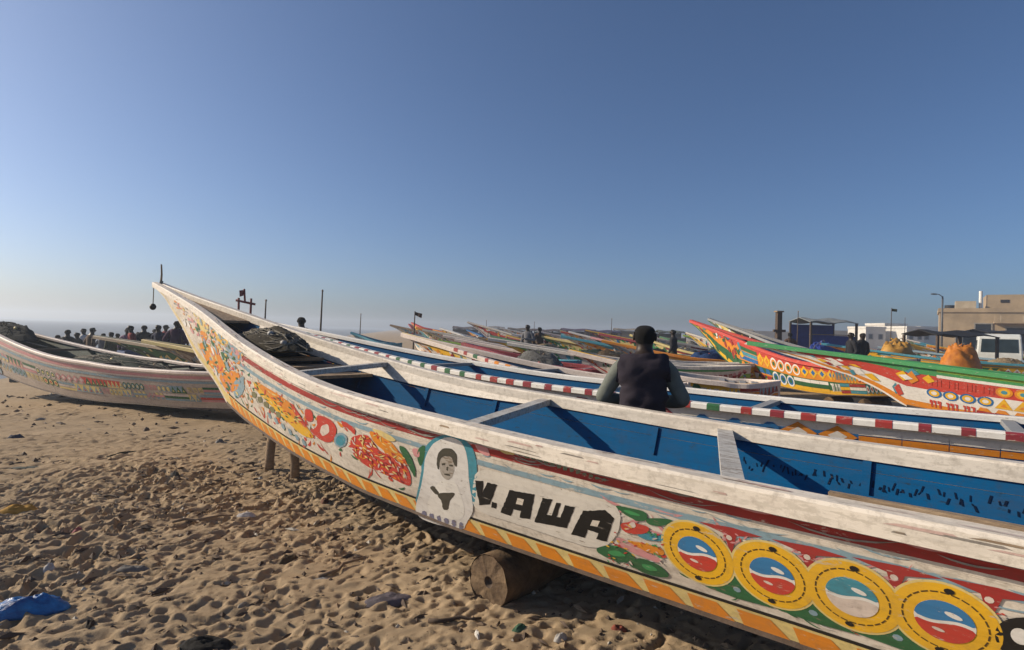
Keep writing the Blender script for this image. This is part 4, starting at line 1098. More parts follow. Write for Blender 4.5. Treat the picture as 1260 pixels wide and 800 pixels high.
# ------------------------------------------------------------------ logs and props under the large boat
def log_thing(label, boat, t, l0, l1, r, zc, group='roller logs under the boats'):
    o = empty('roller_log', on_boat(boat, (t, l0, 0)), boat.rotation_euler.z); tag(o, label, 'log', group)
    L = l1 - l0; mb = MB(); n = 14; rs = random.Random(int(t * 10))
    mb.tube([(rs.uniform(-.006, .006), L * k / n, zc + rs.uniform(-.004, .004)) for k in range(n + 1)], [r * (1 if k in (0, n) else rs.uniform(.93, 1.05)) for k in range(n + 1)], 22, cap=False)
    mb.build('bark', LOGW, o, True)
    for y, d in ((L - .004, 1), (.004, -1)):
        mb = MB(); c = (0, y, zc); ring = [(r * .99 * math.cos(a), y + .012 * math.sin(3 * a) * math.sin(5 * a), zc + r * .99 * math.sin(a)) for a in np.linspace(0, 2 * math.pi, 23)[:-1]]
        mb.add([(r * .22 * math.cos(a), y + d * .004, zc + r * .22 * math.sin(a)) for a in np.linspace(0, 2 * math.pi, 23)[:-1]] + ring, [(k, (k + 1) % 22, 22 + (k + 1) % 22, 22 + k) for k in range(22)])
        mb.add([(r * .22 * math.cos(a), y + d * .004, zc + r * .22 * math.sin(a)) for a in np.linspace(0, 2 * math.pi, 23)[:-1]] + [(r * .12 * math.cos(a), y - d * .02, zc + r * .12 * math.sin(a)) for a in np.linspace(0, 2 * math.pi, 23)[:-1]],
               [(k, (k + 1) % 22, 22 + (k + 1) % 22, 22 + k) for k in range(22)] + [tuple(22 + k for k in range(22))], 1)
        fix_normals(mb.build('sawn_end', [plain('sawn_end_wood', (.19, .13, .075), (.07, .045, .028), .95, 11, 1.0), DWOOD], o))
    return o
log_thing('thick sawn roller log under the V.AWA boat, its end showing', main, -.36, -.95, .53, .150, .112)
log_thing('thick roller log far aft under the V.AWA boat', main, -5.2, -.8, .7, .165, .16)
def prop(label, x, y, h, tilt, az):
    o = empty('prop_post', (x, y, gz(x, y)), az); tag(o, label, 'post', 'short props under the bow')
    mb = MB(); mb.tube([(0, 0, -.08), (tilt * .35, 0, h * .4), (tilt * .7, .01, h * .75), (tilt, 0, h)], [.05, .047, .05, .046], 10)
    mb.build('post', WOOD, o, True)
    mb = MB(); mb.box((tilt, 0, h + .012), (.09, .05, .014)); mb.build('wedge', DWOOD, o)
p1 = on_boat(main, (3.48, .05, 0)); p2 = on_boat(main, (2.98, .0, 0))
prop('short wooden prop nearer the stem under the V.AWA bow', p1[0], p1[1], .355, .02, .3)
prop('short wooden prop nearer the roller under the V.AWA bow', p2[0], p2[1], .315, -.03, .9)

# ------------------------------------------------------------------ people
def skin_mesh(nodes, edges, levels=2):
    me = bpy.data.meshes.new('skin_tmp'); me.from_pydata([n[0] for n in nodes], edges, [])
    o = bpy.data.objects.new('skin_tmp', me); COL.objects.link(o)
    o.modifiers.new('Skin', 'SKIN')
    sv = me.skin_vertices[0].data
    for i, n in enumerate(nodes):
        r = n[1]; sv[i].radius = (r, r) if not hasattr(r, '__len__') else r
        sv[i].use_root = (i == 0)
    ss = o.modifiers.new('Sub', 'SUBSURF'); ss.levels = levels; ss.render_levels = levels
    dg = bpy.context.evaluated_depsgraph_get()
    m2 = bpy.data.meshes.new_from_object(o.evaluated_get(dg))
    bpy.data.objects.remove(o); bpy.data.meshes.remove(me)
    return m2
def ico(mb, c, r, n=8, m=6, mi=0):
    vs = []; fs = []
    for i in range(m + 1):
        ph = math.pi * i / m
        for k in range(n):
            a = 2 * math.pi * k / n; vs.append((c[0] + r[0] * math.sin(ph) * math.cos(a), c[1] + r[1] * math.sin(ph) * math.sin(a), c[2] + r[2] * math.cos(ph)))
    for i in range(m):
        for k in range(n):
            a, b = i * n + k, i * n + (k + 1) % n; fs.append((a, b, b + n, a + n))
    mb.add(vs, fs, mi)
def figure(elbowL, wristL, elbowR, wristR, lean=0.0, levels=2):
    """standing person 1.7 m tall that faces +y; returns body, and a function that cuts clothes from it"""
    Y = lean
    N = [((0, 0, .93), (.15, .11)), ((0, .0, 1.08), (.135, .10)), ((0, Y * .4, 1.26), (.165, .115)), ((0, Y * .8, 1.395), (.115, .085)), ((0, Y, 1.462), .062), ((0, Y * 1.15 + .012, 1.52), .064),
         ((0, Y * 1.2 + .018, 1.575), (.084, .094)), ((0, Y * 1.2 + .012, 1.63), (.086, .10)), ((0, Y * 1.2 + .004, 1.672), (.055, .07))]
    E = [(0, 1), (1, 2), (2, 3), (3, 4), (4, 5), (5, 6), (6, 7), (7, 8)]
    def chain(start, pts):
        i = start
        for p in pts: N.append(p); E.append((i, len(N) - 1)); i = len(N) - 1
        return i
    for sx, el, wr in ((-1, elbowL, wristL), (1, elbowR, wristR)):
        sh = (sx * .170, Y * .8, 1.352)
        mid = tuple((sh[k] + el[k]) / 2 for k in range(3)); m2 = tuple((el[k] * .55 + wr[k] * .45) for k in range(3))
        d = Vector(wr) - Vector(el); d.normalize(); hp = tuple(Vector(wr) + d * .06)
        chain(3, [(sh, .066), (mid, .052), (el, .046), (m2, .042), (wr, .029), (hp, (.040, .022))])
        chain(0, [((sx * .095, 0, .86), .100), ((sx * .105, .012, .66), .078), ((sx * .11, .015, .48), .058), ((sx * .112, -.012, .30), .052), ((sx * .115, -.02, .09), .036), ((sx * .12, .06, .045), .040), ((sx * .125, .15, .03), .030)])
    body = skin_mesh(N, E, levels)
    mb = MB()
    for sx, el, wr in ((-1, elbowL, wristL), (1, elbowR, wristR)):
        d = (Vector(wr) - Vector(el)).normalized(); side = d.cross(Vector((0, 0, 1)))
        side = side.normalized() if side.length > .1 else Vector((0, 1, 0)); nrm = side.cross(d)
        base = Vector(wr) + d * .085
        for k, (o_, L) in enumerate(((-.027, .062), (-.009, .076), (.009, .071), (.026, .056))):
            p = base + side * o_; mb.tube([p - d * .02, p + d * L * .45, p + d * L * .8 - nrm * .012, p + d * L - nrm * .030], [.0095, .009, .008, .006], 6)
        p = Vector(wr) + d * .03 - side * .026 * sx; mb.tube([p, p - side * .030 * sx + d * .025, p - side * .036 * sx + d * .058], [.012, .0105, .008], 6)
    hy = Y * 1.2
    ico(mb, (0, hy + .112, 1.585), (.014, .02, .022)); ico(mb, (.083, hy + .005, 1.59), (.012, .022, .034)); ico(mb, (-.083, hy + .005, 1.59), (.012, .022, .034)); ico(mb, (0, hy + .098, 1.545), (.026, .014, .010))
    bm = bmesh.new(); bm.from_mesh(body)
    t = bpy.data.meshes.new('t'); t.from_pydata(mb.v, [], mb.f); bm.from_mesh(t); bpy.data.meshes.remove(t)
    bm.to_mesh(body); bm.free()
    body.polygons.foreach_set('use_smooth', [True] * len(body.polygons))
    return body, hy
def cut(body, test, off, name, mat, wrinkle=0.0, planes=()):
    """clothing: the part of the body's skin that passes the test, trimmed by planes and moved outwards"""
    bm = bmesh.new(); bm.from_mesh(body); bm.normal_update()
    kill = [f for f in bm.faces if not test(f.calc_center_median())]
    bmesh.ops.delete(bm, geom=kill, context='FACES')
    for co, no in planes:
        bmesh.ops.bisect_plane(bm, geom=list(bm.verts) + list(bm.edges) + list(bm.faces), plane_co=co, plane_no=no, clear_outer=True)
    bm.normal_update()
    for v in bm.verts:
        w = wrinkle * 2.4 * (float(vnoise(np.array(v.co.x * 9 + v.co.z * 6 + 30), np.array(v.co.z * 13 - v.co.x * 5 + 60))) + .5 * float(vnoise(np.array(v.co.x * 23 + 40), np.array(v.co.z * 31 + v.co.y * 12 + 50)))) if wrinkle else 0
        v.co += v.normal * (off + w)
    me = bpy.data.meshes.new(name); bm.to_mesh(me); bm.free(); me.materials.append(mat)
    me.polygons.foreach_set('use_smooth', [True] * len(me.polygons))
    return me
def cloth(name, rgb): return plain(name, rgb, tuple(c * .7 for c in rgb), .9, 9, .3)
def dress(root, body, hy, elz, shirt, trousers, sleeves=True, vest=None, hair=HAIR, scale=1.0):
    def put(me, name, mat=None):
        o = bpy.data.objects.new(name, me); COL.objects.link(o); o.parent = root; o.scale = (scale,) * 3
        return o
    if not body.materials: body.materials.append(SKIN)
    put(body, 'body')
    arm = lambda p: abs(p.x) > .20
    put(cut(body, lambda p: .90 < p.z < 1.435 and (not arm(p) or p.z > elz), .014, 'shirt', shirt, .003), 'shirt')
    put(cut(body, lambda p: .10 < p.z < .955 and abs(p.x) < .26 and not (arm(p) and p.z > .75), .016, 'trousers', trousers, .003), 'trousers')
    if vest:
        vm = skin_mesh([((0, 0, .86), (.17, .125)), ((0, 0, .98), (.165, .122)), ((0, 0, 1.10), (.155, .118)), ((0, .012, 1.26), (.182, .132)), ((0, .024, 1.385), (.135, .104)), ((0, .03, 1.46), (.075, .07)), ((-.155, .024, 1.345), .082), ((.155, .024, 1.345), .082), ((-.24, .024, 1.30), .07), ((.24, .024, 1.30), .07)],
                       [(0, 1), (1, 2), (2, 3), (3, 4), (4, 5), (4, 6), (4, 7), (6, 8), (7, 9)], 3)
        put(cut(vm, lambda p: True, .030, 'waistcoat', vest, .016, [((.192, 0, 1.3), (1, 0, .15)), ((-.192, 0, 1.3), (-1, 0, .15)), ((0, 0, .90), (0, 0, -1)), ((0, 0, 1.425), (0, .35, 1))]), 'waistcoat')
        mb = MB(); mb.tube([(.065 * math.cos(a), .03 + .066 * math.sin(a), 1.43 - .012 * math.sin(a)) for a in np.linspace(0, 2 * math.pi, 20)], .011, 6, cap=False)
        me = bpy.data.meshes.new('collar'); me.from_pydata(mb.v, [], mb.f); me.materials.append(shirt); put(me, 'collar')
    put(cut(body, lambda p: p.z > 1.50 and not (abs(p.x) > .07 and p.z < 1.63 and abs(p.y - hy - .005) < .03), .008, 'hair', hair, 0, [((0, hy + .05, 1.63), (0, .75, -.66)), ((0, 0, 1.535), (0, .2, -1))]), 'hair')
man = empty('person', (1.0, 4.31, 0), R(-14))
tag(man, 'man in dark purple waistcoat over pale mint shirt leaning on the V.AWA boat', 'person')
mbody, mhy = figure((-.33, .06, 1.09), (-.12, .26, 1.06), (.31, .05, 1.10), (.10, .27, 1.06), .05, 3)
dress(man, mbody, mhy, 1.0, cloth('mint_cotton', (.16, .175, .15)), cloth('dark_trousers', (.03, .03, .04)), vest=cloth('dark_purple_cloth', (.026, .020, .030)), scale=.968)
for sx in (-1, 1):
    mb = MB(); ico(mb, (sx * .033, mhy + .098, 1.602), (.014, .010, .010), 10, 8); e_ = mb.build('eye', plain('eye_white', (.6, .58, .55), (.5, .48, .45), .3, 5, 0), man, True); e_.scale = (.968,) * 3
POSES = [((-.25, -.03, 1.10), (-.24, .12, .90), (.25, -.03, 1.10), (.24, .12, .90)), ((-.27, .02, 1.12), (-.08, .24, 1.16), (.25, -.02, 1.10), (.22, .10, .88)), ((-.30, -.05, 1.12), (-.17, .03, .95), (.30, -.05, 1.12), (.17, .03, .95))]
BODY = [figure(*p, lean=.02 * i, levels=1) for i, p in enumerate(POSES)]
for b_, _ in BODY: b_.materials.append(SKIN)
C = dict(black=(.02, .02, .023), navy=(.015, .02, .05), plum=(.06, .02, .05), red=(.25, .03, .03), white=(.6, .58, .55), olive=(.06, .065, .03), brown=(.09, .05, .03), teal=(.04, .14, .15), mauve=(.20, .12, .18), sand=(.35, .28, .18), grey=(.15, .15, .16))
def person(label, px, ytop, Yd, shirt, trousers, turn, pose=0, group='people on the beach', z=None):
    X = (px - 630) / F * Yd; g = gz(X, Yd) if z is None else z
    top = EYE + (horizon(px) - ytop) / F * Yd - g
    sc = min(max(top / 1.70, .86), 1.1) if group != 'crowd beside the sea' else .80 + .20 * ((px * 37) % 11) / 11
    o = empty('person', (X, Yd, g), R(turn)); tag(o, label, 'person', group)
    dress(o, BODY[pose][0], BODY[pose][1], 1.02, cloth('cloth_' + shirt, C[shirt]), cloth('cloth_' + trousers, C[trousers]), scale=sc)
    return o
CROWD = [('person in black top and olive trousers facing the sea', 84, 404, 17.5, 'black', 'olive', 20, 0), ('person in black clothes with arms folded by the tan boat', 97, 402, 18, 'black', 'black', 160, 1), ('tall person in brown top near the sea', 112, 401, 18.6, 'brown', 'black', -30, 2),
         ('person in olive top and navy trousers by the sea', 138, 402, 18, 'olive', 'navy', 80, 0), ('person in mauve top with an arm raised to the chest', 158, 402, 17.4, 'mauve', 'black', 200, 1), ('person in red top and black trousers by the dark boats', 164, 405, 16.8, 'red', 'black', 120, 2),
         ('person in black top and brown trousers near the dark green boat', 178, 402, 18.4, 'black', 'brown', 40, 0), ('person in teal top by the dark green boat', 187, 404, 19, 'teal', 'navy', -60, 1), ('person in navy top and black trousers by the dark green boat', 197, 405, 17.2, 'navy', 'black', 170, 2),
         ('person dressed all in navy near the bow of the V.AWA boat', 209, 400, 16.8, 'navy', 'navy', 90, 0), ('person in plum top behind the bow of the V.AWA boat', 217, 407, 16.4, 'plum', 'black', 10, 2)]
CROWD += [('person in sand coloured top at the water side', 72, 404, 18.8, 'sand', 'black', 40, 1), ('person in white top and black trousers by the sea', 104, 402, 20.5, 'white', 'black', 100, 0), ('person in grey top and brown trousers by the sea', 127, 402, 20, 'grey', 'brown', 10, 2), ('person in plum top and navy trousers by the sea', 146, 402, 19.6, 'plum', 'navy', 60, 1),
          ('person in teal top and black trousers by the sea', 171, 402, 20.4, 'teal', 'black', 150, 0), ('person in olive top and black trousers by the sea', 191, 402, 21, 'olive', 'black', 210, 2), ('person in red top and navy trousers by the sea', 203, 402, 20.2, 'red', 'navy', 300, 1), ('person in brown top and navy trousers by the sea', 222, 402, 19, 'brown', 'navy', 20, 0)]
for a in CROWD: person(*a[:4], a[4], a[5], a[6], a[7], 'crowd beside the sea')
person('person in black behind the net heap of the V.AWA boat', 371, 389, 12.8, 'black', 'black', 30, 0)
person('person in grey top among the boats in the middle distance', 650, 399, 22.8, 'grey', 'navy', 150, 1)
person('person in brown top beside one in grey among the boats', 665, 402, 23.2, 'brown', 'black', 20, 2)
person('person in black top behind the man in the waistcoat', 829, 405, 19.0, 'black', 'olive', 60, 0)
person('person in brown beyond the boat with the tall dark bow', 973, 397, 25, 'brown', 'black', 0, 1)
person('person in black top and navy trousers by the blue stall', 1048, 404, 19.5, 'black', 'navy', 90, 0)
person('person all in black beside the blue stall', 1060, 405, 20.2, 'black', 'black', 190, 2)
rs = random.Random(77)
far = [(680, 46), (694, 50), (706, 47), (722, 52), (738, 49), (752, 46), (590, 55), (618, 54), (760, 53), (810, 38)]
cols_ = ['black', 'plum', 'navy', 'mauve', 'brown', 'red', 'grey', 'white', 'teal', 'sand']
for i, (px, Yd) in enumerate(far):
    person('distant person in %s top among the far boats' % cols_[i], px, horizon(px) - 2, Yd + rs.uniform(0, 2), cols_[i], rs.choice(['black', 'navy', 'brown']), rs.uniform(0, 360), i % 3, 'distant people')

# crates, drums and tubs standing among the people by the sea
def crate(label, px, Yd, w, d, h, rgb, rot):
    X = (px - 630) / F * Yd; o = empty('fish_crate', (X, Yd, gz(X, Yd)), rot); tag(o, label, 'crate', 'crates near the sea')
    m = plain('crate_%d' % px, rgb, tuple(c * .6 for c in rgb), .6, 6, .3)
    for sx in (-1, 1):
        for kz in range(3):
            mb = MB(); mb.box((sx * w / 2, 0, h * (kz + .5) / 3), (.012, d / 2, h / 6.6)); mb.build('side_slat', m, o)
            mb = MB(); mb.box((0, sx * d / 2, h * (kz + .5) / 3), (w / 2 - .013, .012, h / 6.6)); mb.build('side_slat', m, o)
    mb = MB(); mb.box((0, 0, .02), (w / 2 - .02, d / 2 - .02, .015)); mb.build('base', m, o)
    for sx in (-1, 1):
        for sy in (-1, 1):
            mb = MB(); mb.box((sx * (w / 2 - .03), sy * (d / 2 - .03), h / 2), (.016, .016, h / 2)); mb.build('corner_post', m, o)
for i, (px, Yd, w, h, rgb, nm) in enumerate([(92, 16.6, .7, .9, (.05, .16, .18), 'teal'), (124, 16.9, .9, .75, (.30, .28, .25), 'grey'), (146, 16.2, .6, .8, (.10, .22, .15), 'green'), (171, 16.0, .8, .85, (.06, .10, .24), 'blue'), (202, 15.8, .7, .7, (.35, .30, .22), 'tan'), (60, 17.2, .8, .8, (.20, .06, .05), 'red'), (40, 17.5, .9, 1.0, (.05, .06, .06), 'black')]):
    crate('%s slatted fish crate standing near the sea' % nm, px, Yd, w, .6, h, rgb, .3 * i)

# ------------------------------------------------------------------ bow fittings
tip = on_boat(main, (7.55, 0, H0.zg(7.55)))
o = empty('bow_staff', (tip[0], tip[1], tip[2] - .06), .2); tag(o, 'thin grey staff standing on the tip of the V.AWA bow', 'staff')
mb = MB(); mb.tube([(0, 0, -.02), (.01, 0, .2), (.0, 0, .36)], [.018, .014, .012], 8); mb.build('stick', WOOD, o, True)
mb = MB(); mb.tube([(.0, 0, .02), (.012, 0, .10)], [.027, .026], 8); mb.build('lashing', ROPE, o, True)
o = empty('float_ball', on_boat(main, (7.72, .05, H0.zg(7.6) - .05)), 0); tag(o, 'black ball float hanging on a cord from the V.AWA bow tip', 'float')
mb = MB(); ico(mb, (0, 0, -.33), (.048, .048, .052), 16, 12); mb.build('ball', plain('black_rubber', (.012, .012, .012), None, .5, 10, .1), o, True)
mb = MB(); mb.tube([(0, 0, .04), (.003, 0, -.12), (0, 0, -.29)], .007, 6); mb.build('cord', ROPE, o)
# wooden frame on the bow of the boat behind
tb_ = 7.2; fb = on_boat(B2, (h2.X(tb_), 0, h2.zg(tb_) - .08))
o = empty('mooring_bitts', fb, B2.rotation_euler.z + R(60)); tag(o, 'reddish wooden frame standing on the bow behind the V.AWA boat', 'bitts')
RW = plain('reddish_wood', (.24, .06, .05), None, .8, 9, .5)
for sx in (-.11, .11):
    mb = MB(); mb.tube([(sx, 0, -.02), (sx * 1.05, .01, .45)], .022, 8); mb.build('upright', RW, o, True)
mb = MB(); mb.tube([(-.2, 0, .33), (.17, 0, .40)], .024, 8); mb.build('crossbar', RW, o, True)
mb = MB(); mb.tube([(.0, 0, .38), (.02, 0, .64)], .02, 8); mb.build('top_peg', RW, o, True)
mb = MB(); mb.add([(.02, 0, .62), (.11, .05, .60), (.10, .04, .47), (.03, .01, .5)], [(0, 1, 2, 3)]); mb.build('rag', cloth('rag_red', (.22, .06, .06)), o)

# ------------------------------------------------------------------ poles with flags
def pole(label, px, ytop, Yd, flagcol, fl=.35):
    X = (px - 630) / F * Yd; g = gz(X, Yd); top = EYE + (horizon(px) - ytop) / F * Yd
    o = empty('flag_pole', (X, Yd, g), 0); tag(o, label, 'pole', 'poles standing among the boats')
    H = top - g; mb = MB(); mb.tube([(0, 0, -.2), (.01, 0, H * .5), (0.03, 0, H)], [.03, .024, .016], 8); mb.build('pole', DWOOD, o, True)
    n = 6; mb = MB(); fl *= .8
    if px in (325, 394, 598, 443, 657, 1113, 981, 752):
        mb.tube([(.03, 0, H - .03), (.034, 0, H + .015)], [.03, .012], 8); mb.build('pole_knob', WOOD, o); return
    for k in range(n + 1):
        x = .03 + fl * k / n; y = .05 * math.sin(k * 1.1); mb.v += [(x, y, H - .02 - .05 * k / n), (x - .02, y * 1.3, H - fl * (.5 - .3 * k / n) - .16 * k / n)]
    for k in range(n): mb.f.append((2 * k, 2 * k + 1, 2 * k + 3, 2 * k + 2)); mb.m.append(0)
    mb.build('flag', cloth('flag_' + flagcol, C[flagcol]), o)
pole('dark bare pole with knob behind the dark brown net heap', 325, 369, 14.5, 'grey', .22)
pole('tall bare pole behind the bow net heap', 394, 357, 13.4, 'navy', .25)
pole('thin bare pole near the teal covered boat', 443, 386, 27, 'white', .5)
pole('pole with brown flag by the cream and green boat', 509, 383, 17.6, 'brown', .28)
pole('bare pole by the red banded boat', 598, 394, 40, 'sand', .6)
pole('bare pole among the far boats', 657, 396, 42, 'black', .6)
pole('dark pole with olive flag beside the yellow tarpaulin', 1096, 379, 31, 'olive', .4)
pole('thin bare pole near the white houses', 1113, 391, 42, 'teal', .6)
pole('short bare pole by the blue stall', 981, 383, 26, 'plum', .25)
pole('bare pole by the tan boat', 752, 392, 34, 'red', .5)
# dark timber post with brace
X = (958 - 630) / F * 24; o = empty('timber_post', (X, 24, 0), .1); tag(o, 'thick dark timber post beyond the boat with the tall dark bow', 'post')
mb = MB(); mb.box((0, 0, 1.3), (.11, .10, 1.38), taper=.9); mb.build('shaft', DWOOD, o); mb = MB(); mb.box((0, 0, 2.705), (.15, .13, .03)); mb.build('cap', WOOD, o)
mb = MB(); mb.box((.02, -.02, 1.9), (.26, .05, .05)); mb.build('crosspiece', DWOOD, o)

# ------------------------------------------------------------------ stalls, tarpaulins, van
def tarp_heap(label, px, Yd, w, d, h, mat, seed):
    X = (px - 630) / F * Yd; o = empty('tarpaulin_heap', (X, Yd, gz(X, Yd)), .2); tag(o, label, 'tarpaulin', 'covered heaps on the beach')
    fix_normals(mound('cover', w, d, h, seed, mat, 24, 28, .25).build('cover', mat, o, True))
    mb = MB(); mb.tube([(-w * .42, -.1, h * .2), (-w * .2, -.1, h * .97), (w * .1, 0, h * 1.16), (w * .42, 0, h * .2)], .014, 6); mb.build('lashing_rope', ROPE, o)
tarp_heap('orange tarpaulin heap before the black awning', 1182, 20.5, 1.7, 1.5, 1.38, plain('orange_tarp', (.52, .19, .02), (.33, .10, .012), .6, 5, .6), 3)
tarp_heap('yellow tarpaulin heap beside the blue stall', 1104, 23, 2.2, 1.6, 1.5, plain('yellow_tarp', (.50, .28, .06), (.34, .17, .03), .6, 5, .6), 5)
tarp_heap('small blue tarpaulin heap before the blue stall', 1010, 27.5, 1.9, 1.2, 1.35, plain('blue_tarp', (.03, .06, .30), (.02, .035, .15), .5, 5, .6), 8)
def stall(label, px, Yd, w, d, h, roofm, wallm, rot=0.0, walls=True):
    X = (px - 630) / F * Yd; o = empty('beach_stall', (X, Yd, gz(X, Yd)), rot); tag(o, label, 'stall', 'stalls behind the boats')
    for sx in (-1, 1):
        for sy in (-1, 1):
            mb = MB(); mb.box((sx * w / 2 * .94, sy * d / 2 * .94, h / 2 - .05), (.05, .05, h / 2 + .03)); mb.build('post', DWOOD, o)
    mb = MB(); n = 8
    for i in range(n + 1):
        for j in range(3):
            x = -w / 2 + w * i / n; mb.v.append((x, -d / 2 + d * j / 2, h + .10 * math.sin(i * 1.3 + j) * .5 + (.22 if j == 1 else 0)))
    for i in range(n):
        for j in range(2): mb.f.append((i * 3 + j, i * 3 + 3 + j, i * 3 + 4 + j, i * 3 + 1 + j)); mb.m.append(0)
    ro = mb.build('roof_sheet', roofm, o); sol = ro.modifiers.new('s', 'SOLIDIFY'); sol.thickness = .04
    if walls:
        mb = MB(); mb.box((0, d / 2 * .9, h * .48), (w / 2 * .92, .02, h * .47)); mb.build('back_wall', wallm, o)
        mb = MB(); mb.box((0, -d / 2 * .9, h * .36), (w / 2 * .92, .02, h * .35)); mb.build('front_panel', wallm, o)
        mb = MB(); mb.box((0, -d / 2 * .85, h * .73), (w / 2 * .9, .16, .02)); mb.build('counter', WOOD, o)
GT = plain('grey_sheet', (.22, .24, .24), (.13, .14, .14), .7, 4, .4); BT = plain('black_sheet', (.012, .012, .012), (.02, .018, .016), .7, 4, .5)
stall('blue stall with grey sheet roof', 1012, 32, 2.7, 2.2, 2.55, GT, plain('blue_board', (.03, .05, .25), (.02, .03, .16), .6, 5, .3), .05)
stall('open black awning on posts before the tan house', 1168, 27, 3.0, 2.2, 1.95, BT, BT, .05, False)
stall('dark awning on posts under the tan house', 1240, 40, 4.5, 3, 2.4, BT, GT, -.1, True)
for i, (px, Yd, w, h, rgb, nm) in enumerate([(575, 70, 3.5, 1.75, (.12, .10, .10), 'brown'), (604, 82, 4.0, 2.0, (.22, .21, .21), 'grey'), (640, 74, 3.2, 1.8, (.10, .08, .06), 'dark brown'), (676, 66, 4.0, 1.7, (.07, .05, .05), 'black'), (712, 72, 4.4, 1.9, (.08, .05, .09), 'purple'), (742, 62, 3.6, 1.75, (.05, .04, .09), 'violet'), (775, 80, 4.5, 2.2, (.25, .22, .18), 'sand coloured'), (825, 60, 2.8, 1.9, (.10, .12, .10), 'dull green'), (900, 58, 4.0, 2.3, (.40, .36, .28), 'cream')]):
    m = plain('far_sheet_%d' % i, rgb, tuple(c * .6 for c in rgb), .8, 3, .4)
    stall('distant stall with %s sheet roof' % nm, px, Yd, w, 2.4, h, m, m, rs.uniform(-.2, .2))
# van
def van():
    Yd = 29.0; X = (1229 - 630) / F * Yd
    o = empty('van', (X, Yd, 0), R(-38)); tag(o, 'white van parked before the tan house', 'van')
    W_ = plain('van_white', (.62, .64, .60), (.52, .53, .50), .4, 4, .05); K = plain('tyre_black', (.015, .015, .015), None, .8, 9, .2); G = plain('van_glass', (.03, .045, .05), None, .15, 3, 0)
    prof = [(-.95, .35), (-.95, 1.1), (-.88, 1.95), (-.6, 2.12), (2.2, 2.14), (2.35, 2.0), (2.4, .4)]
    # profile along y (length), width along x
    mb = MB(); w = .88
    n = len(prof); mb.v = [(-w * (1 if z < 1.2 else .93), y, z) for y, z in prof] + [(w * (1 if z < 1.2 else .93), y, z) for y, z in prof]
    for k in range(n): mb.f.append((k, (k + 1) % n, n + (k + 1) % n, n + k)); mb.m.append(0)
    mb.f += [tuple(range(n))[::-1], tuple(n + k for k in range(n))]; mb.m += [0, 0]
    b = fix_normals(mb.build('body', W_, o)); bv = b.modifiers.new('b', 'BEVEL'); bv.width = .06; bv.segments = 2
    mb = MB(); mb.add([(-.72, -.935, 1.2), (.72, -.935, 1.2), (.68, -.89, 1.86), (-.68, -.89, 1.86)], [(0, 1, 2, 3)]); w_ = mb.build('windscreen', G, o); sd_ = w_.modifiers.new('s', 'SOLIDIFY'); sd_.thickness = .04; sd_.offset = 0
    for sx in (-1, 1):
        mb = MB(); mb.box((sx * .845, .2, 1.55), (.02, .45, .24)); mb.build('side_window', G, o)
        for y in (-.35, 1.7):
            mb = MB(); mb.tube([(sx * .70, y, .31), (sx * .90, y, .31)], .31, 18); wh = mb.build('wheel', K, o); mb = MB(); mb.tube([(sx * .9, y, .31), (sx * .915, y, .31)], .17, 14); mb.build('rim', METAL, wh)
        mb = MB(); ico(mb, (sx * .62, -.95, .8), (.14, .04, .1)); mb.build('headlight', plain('lamp_glass', (.6, .6, .55), None, .2, 3, 0), o, True)
    mb = MB(); mb.box((0, -.99, .48), (.86, .06, .1)); mb.build('bumper', METAL, o)
van()
# tan house with terrace, stair block, dark roof shelter and chimney
def house(name_label, X, Y, w, d, h, mat, wins, rot=0, extra=None):
    o = empty('house', (X, Y, 0), rot); tag(o, name_label, 'house', 'houses behind the beach')
    mb = MB(); mb.box((0, 0, h / 2 - .1), (w / 2, d / 2, h / 2 + .1)); mb.build('wall', mat, o)
    mb = MB()
    for x, y, a, b in ((0, -d / 2, w / 2 + .08, .12), (0, d / 2, w / 2 + .08, .12), (-w / 2, 0, .12, d / 2 - .13), (w / 2, 0, .12, d / 2 - .13)): mb.box((x, y, h + .2), (a, b, .22))
    mb.build('parapet', mat, o)
    fr = plain('window_frame', (.30, .28, .24), None, .7, 4, .1); gl = plain('window_dark', (.02, .022, .025), None, .2, 4, 0)
    for (x, z, a, b) in wins:
        mb = MB()
        for dx, dz, p, q in ((0, b, a + .08, .06), (0, -b, a + .08, .06), (-a, 0, .06, b - .07), (a, 0, .06, b - .07)): mb.box((x + dx, -d / 2 - .03, z + dz), (p, .06, q))
        f = mb.build('window', fr, o); mb = MB(); mb.box((x, -d / 2 - .012, z), (a - .07, .02, b - .07)); mb.build('pane', gl, f)
    return o
TAN = plain('tan_render', (.42, .32, .20), (.25, .19, .12), .9, .55, .5)
X0 = (1166 - 630) / F * 60
hs = house('tan two storey house with dark roof shelter and white chimney', (1243 - 630) / F * 62, 62, 12.4, 8, 5.0, TAN, [(-2.5, 3.3, .7, .5), (.6, 2.9, 1.3, .55), (3.6, 3.1, 1.2, .5), (-4.2, 1.5, .6, .9), (2.2, 1.2, .8, 1.0)], R(-36))
mb = MB(); mb.box((.2, 1.0, 6.05), (2.3, 2.4, .95)); mb.build('stair_block', TAN, hs)
mb = MB(); mb.box((-.6, -1.42, 6.3), (.35, .03, .16)); mb.build('vent_opening', BT, hs)
mb = MB(); mb.tube([(-2.6, -1.5, 5.1), (-2.6, -1.5, 7.4)], .16, 10); mb.build('chimney', WHITE, hs)
mb = MB(); mb.box((4.3, 0, 6.75), (2.6, 2.8, .12)); mb.build('shelter_roof', BT, hs)
for x in (2.6, 6.0):
    mb = MB(); mb.box((x - .2, -2.2, 5.85), (.08, .08, .8)); mb.build('shelter_post', DWOOD, hs)
mb = MB(); mb.box((4.3, 2.2, 5.9), (2.4, .06, .75)); mb.build('shelter_wall', BT, hs)
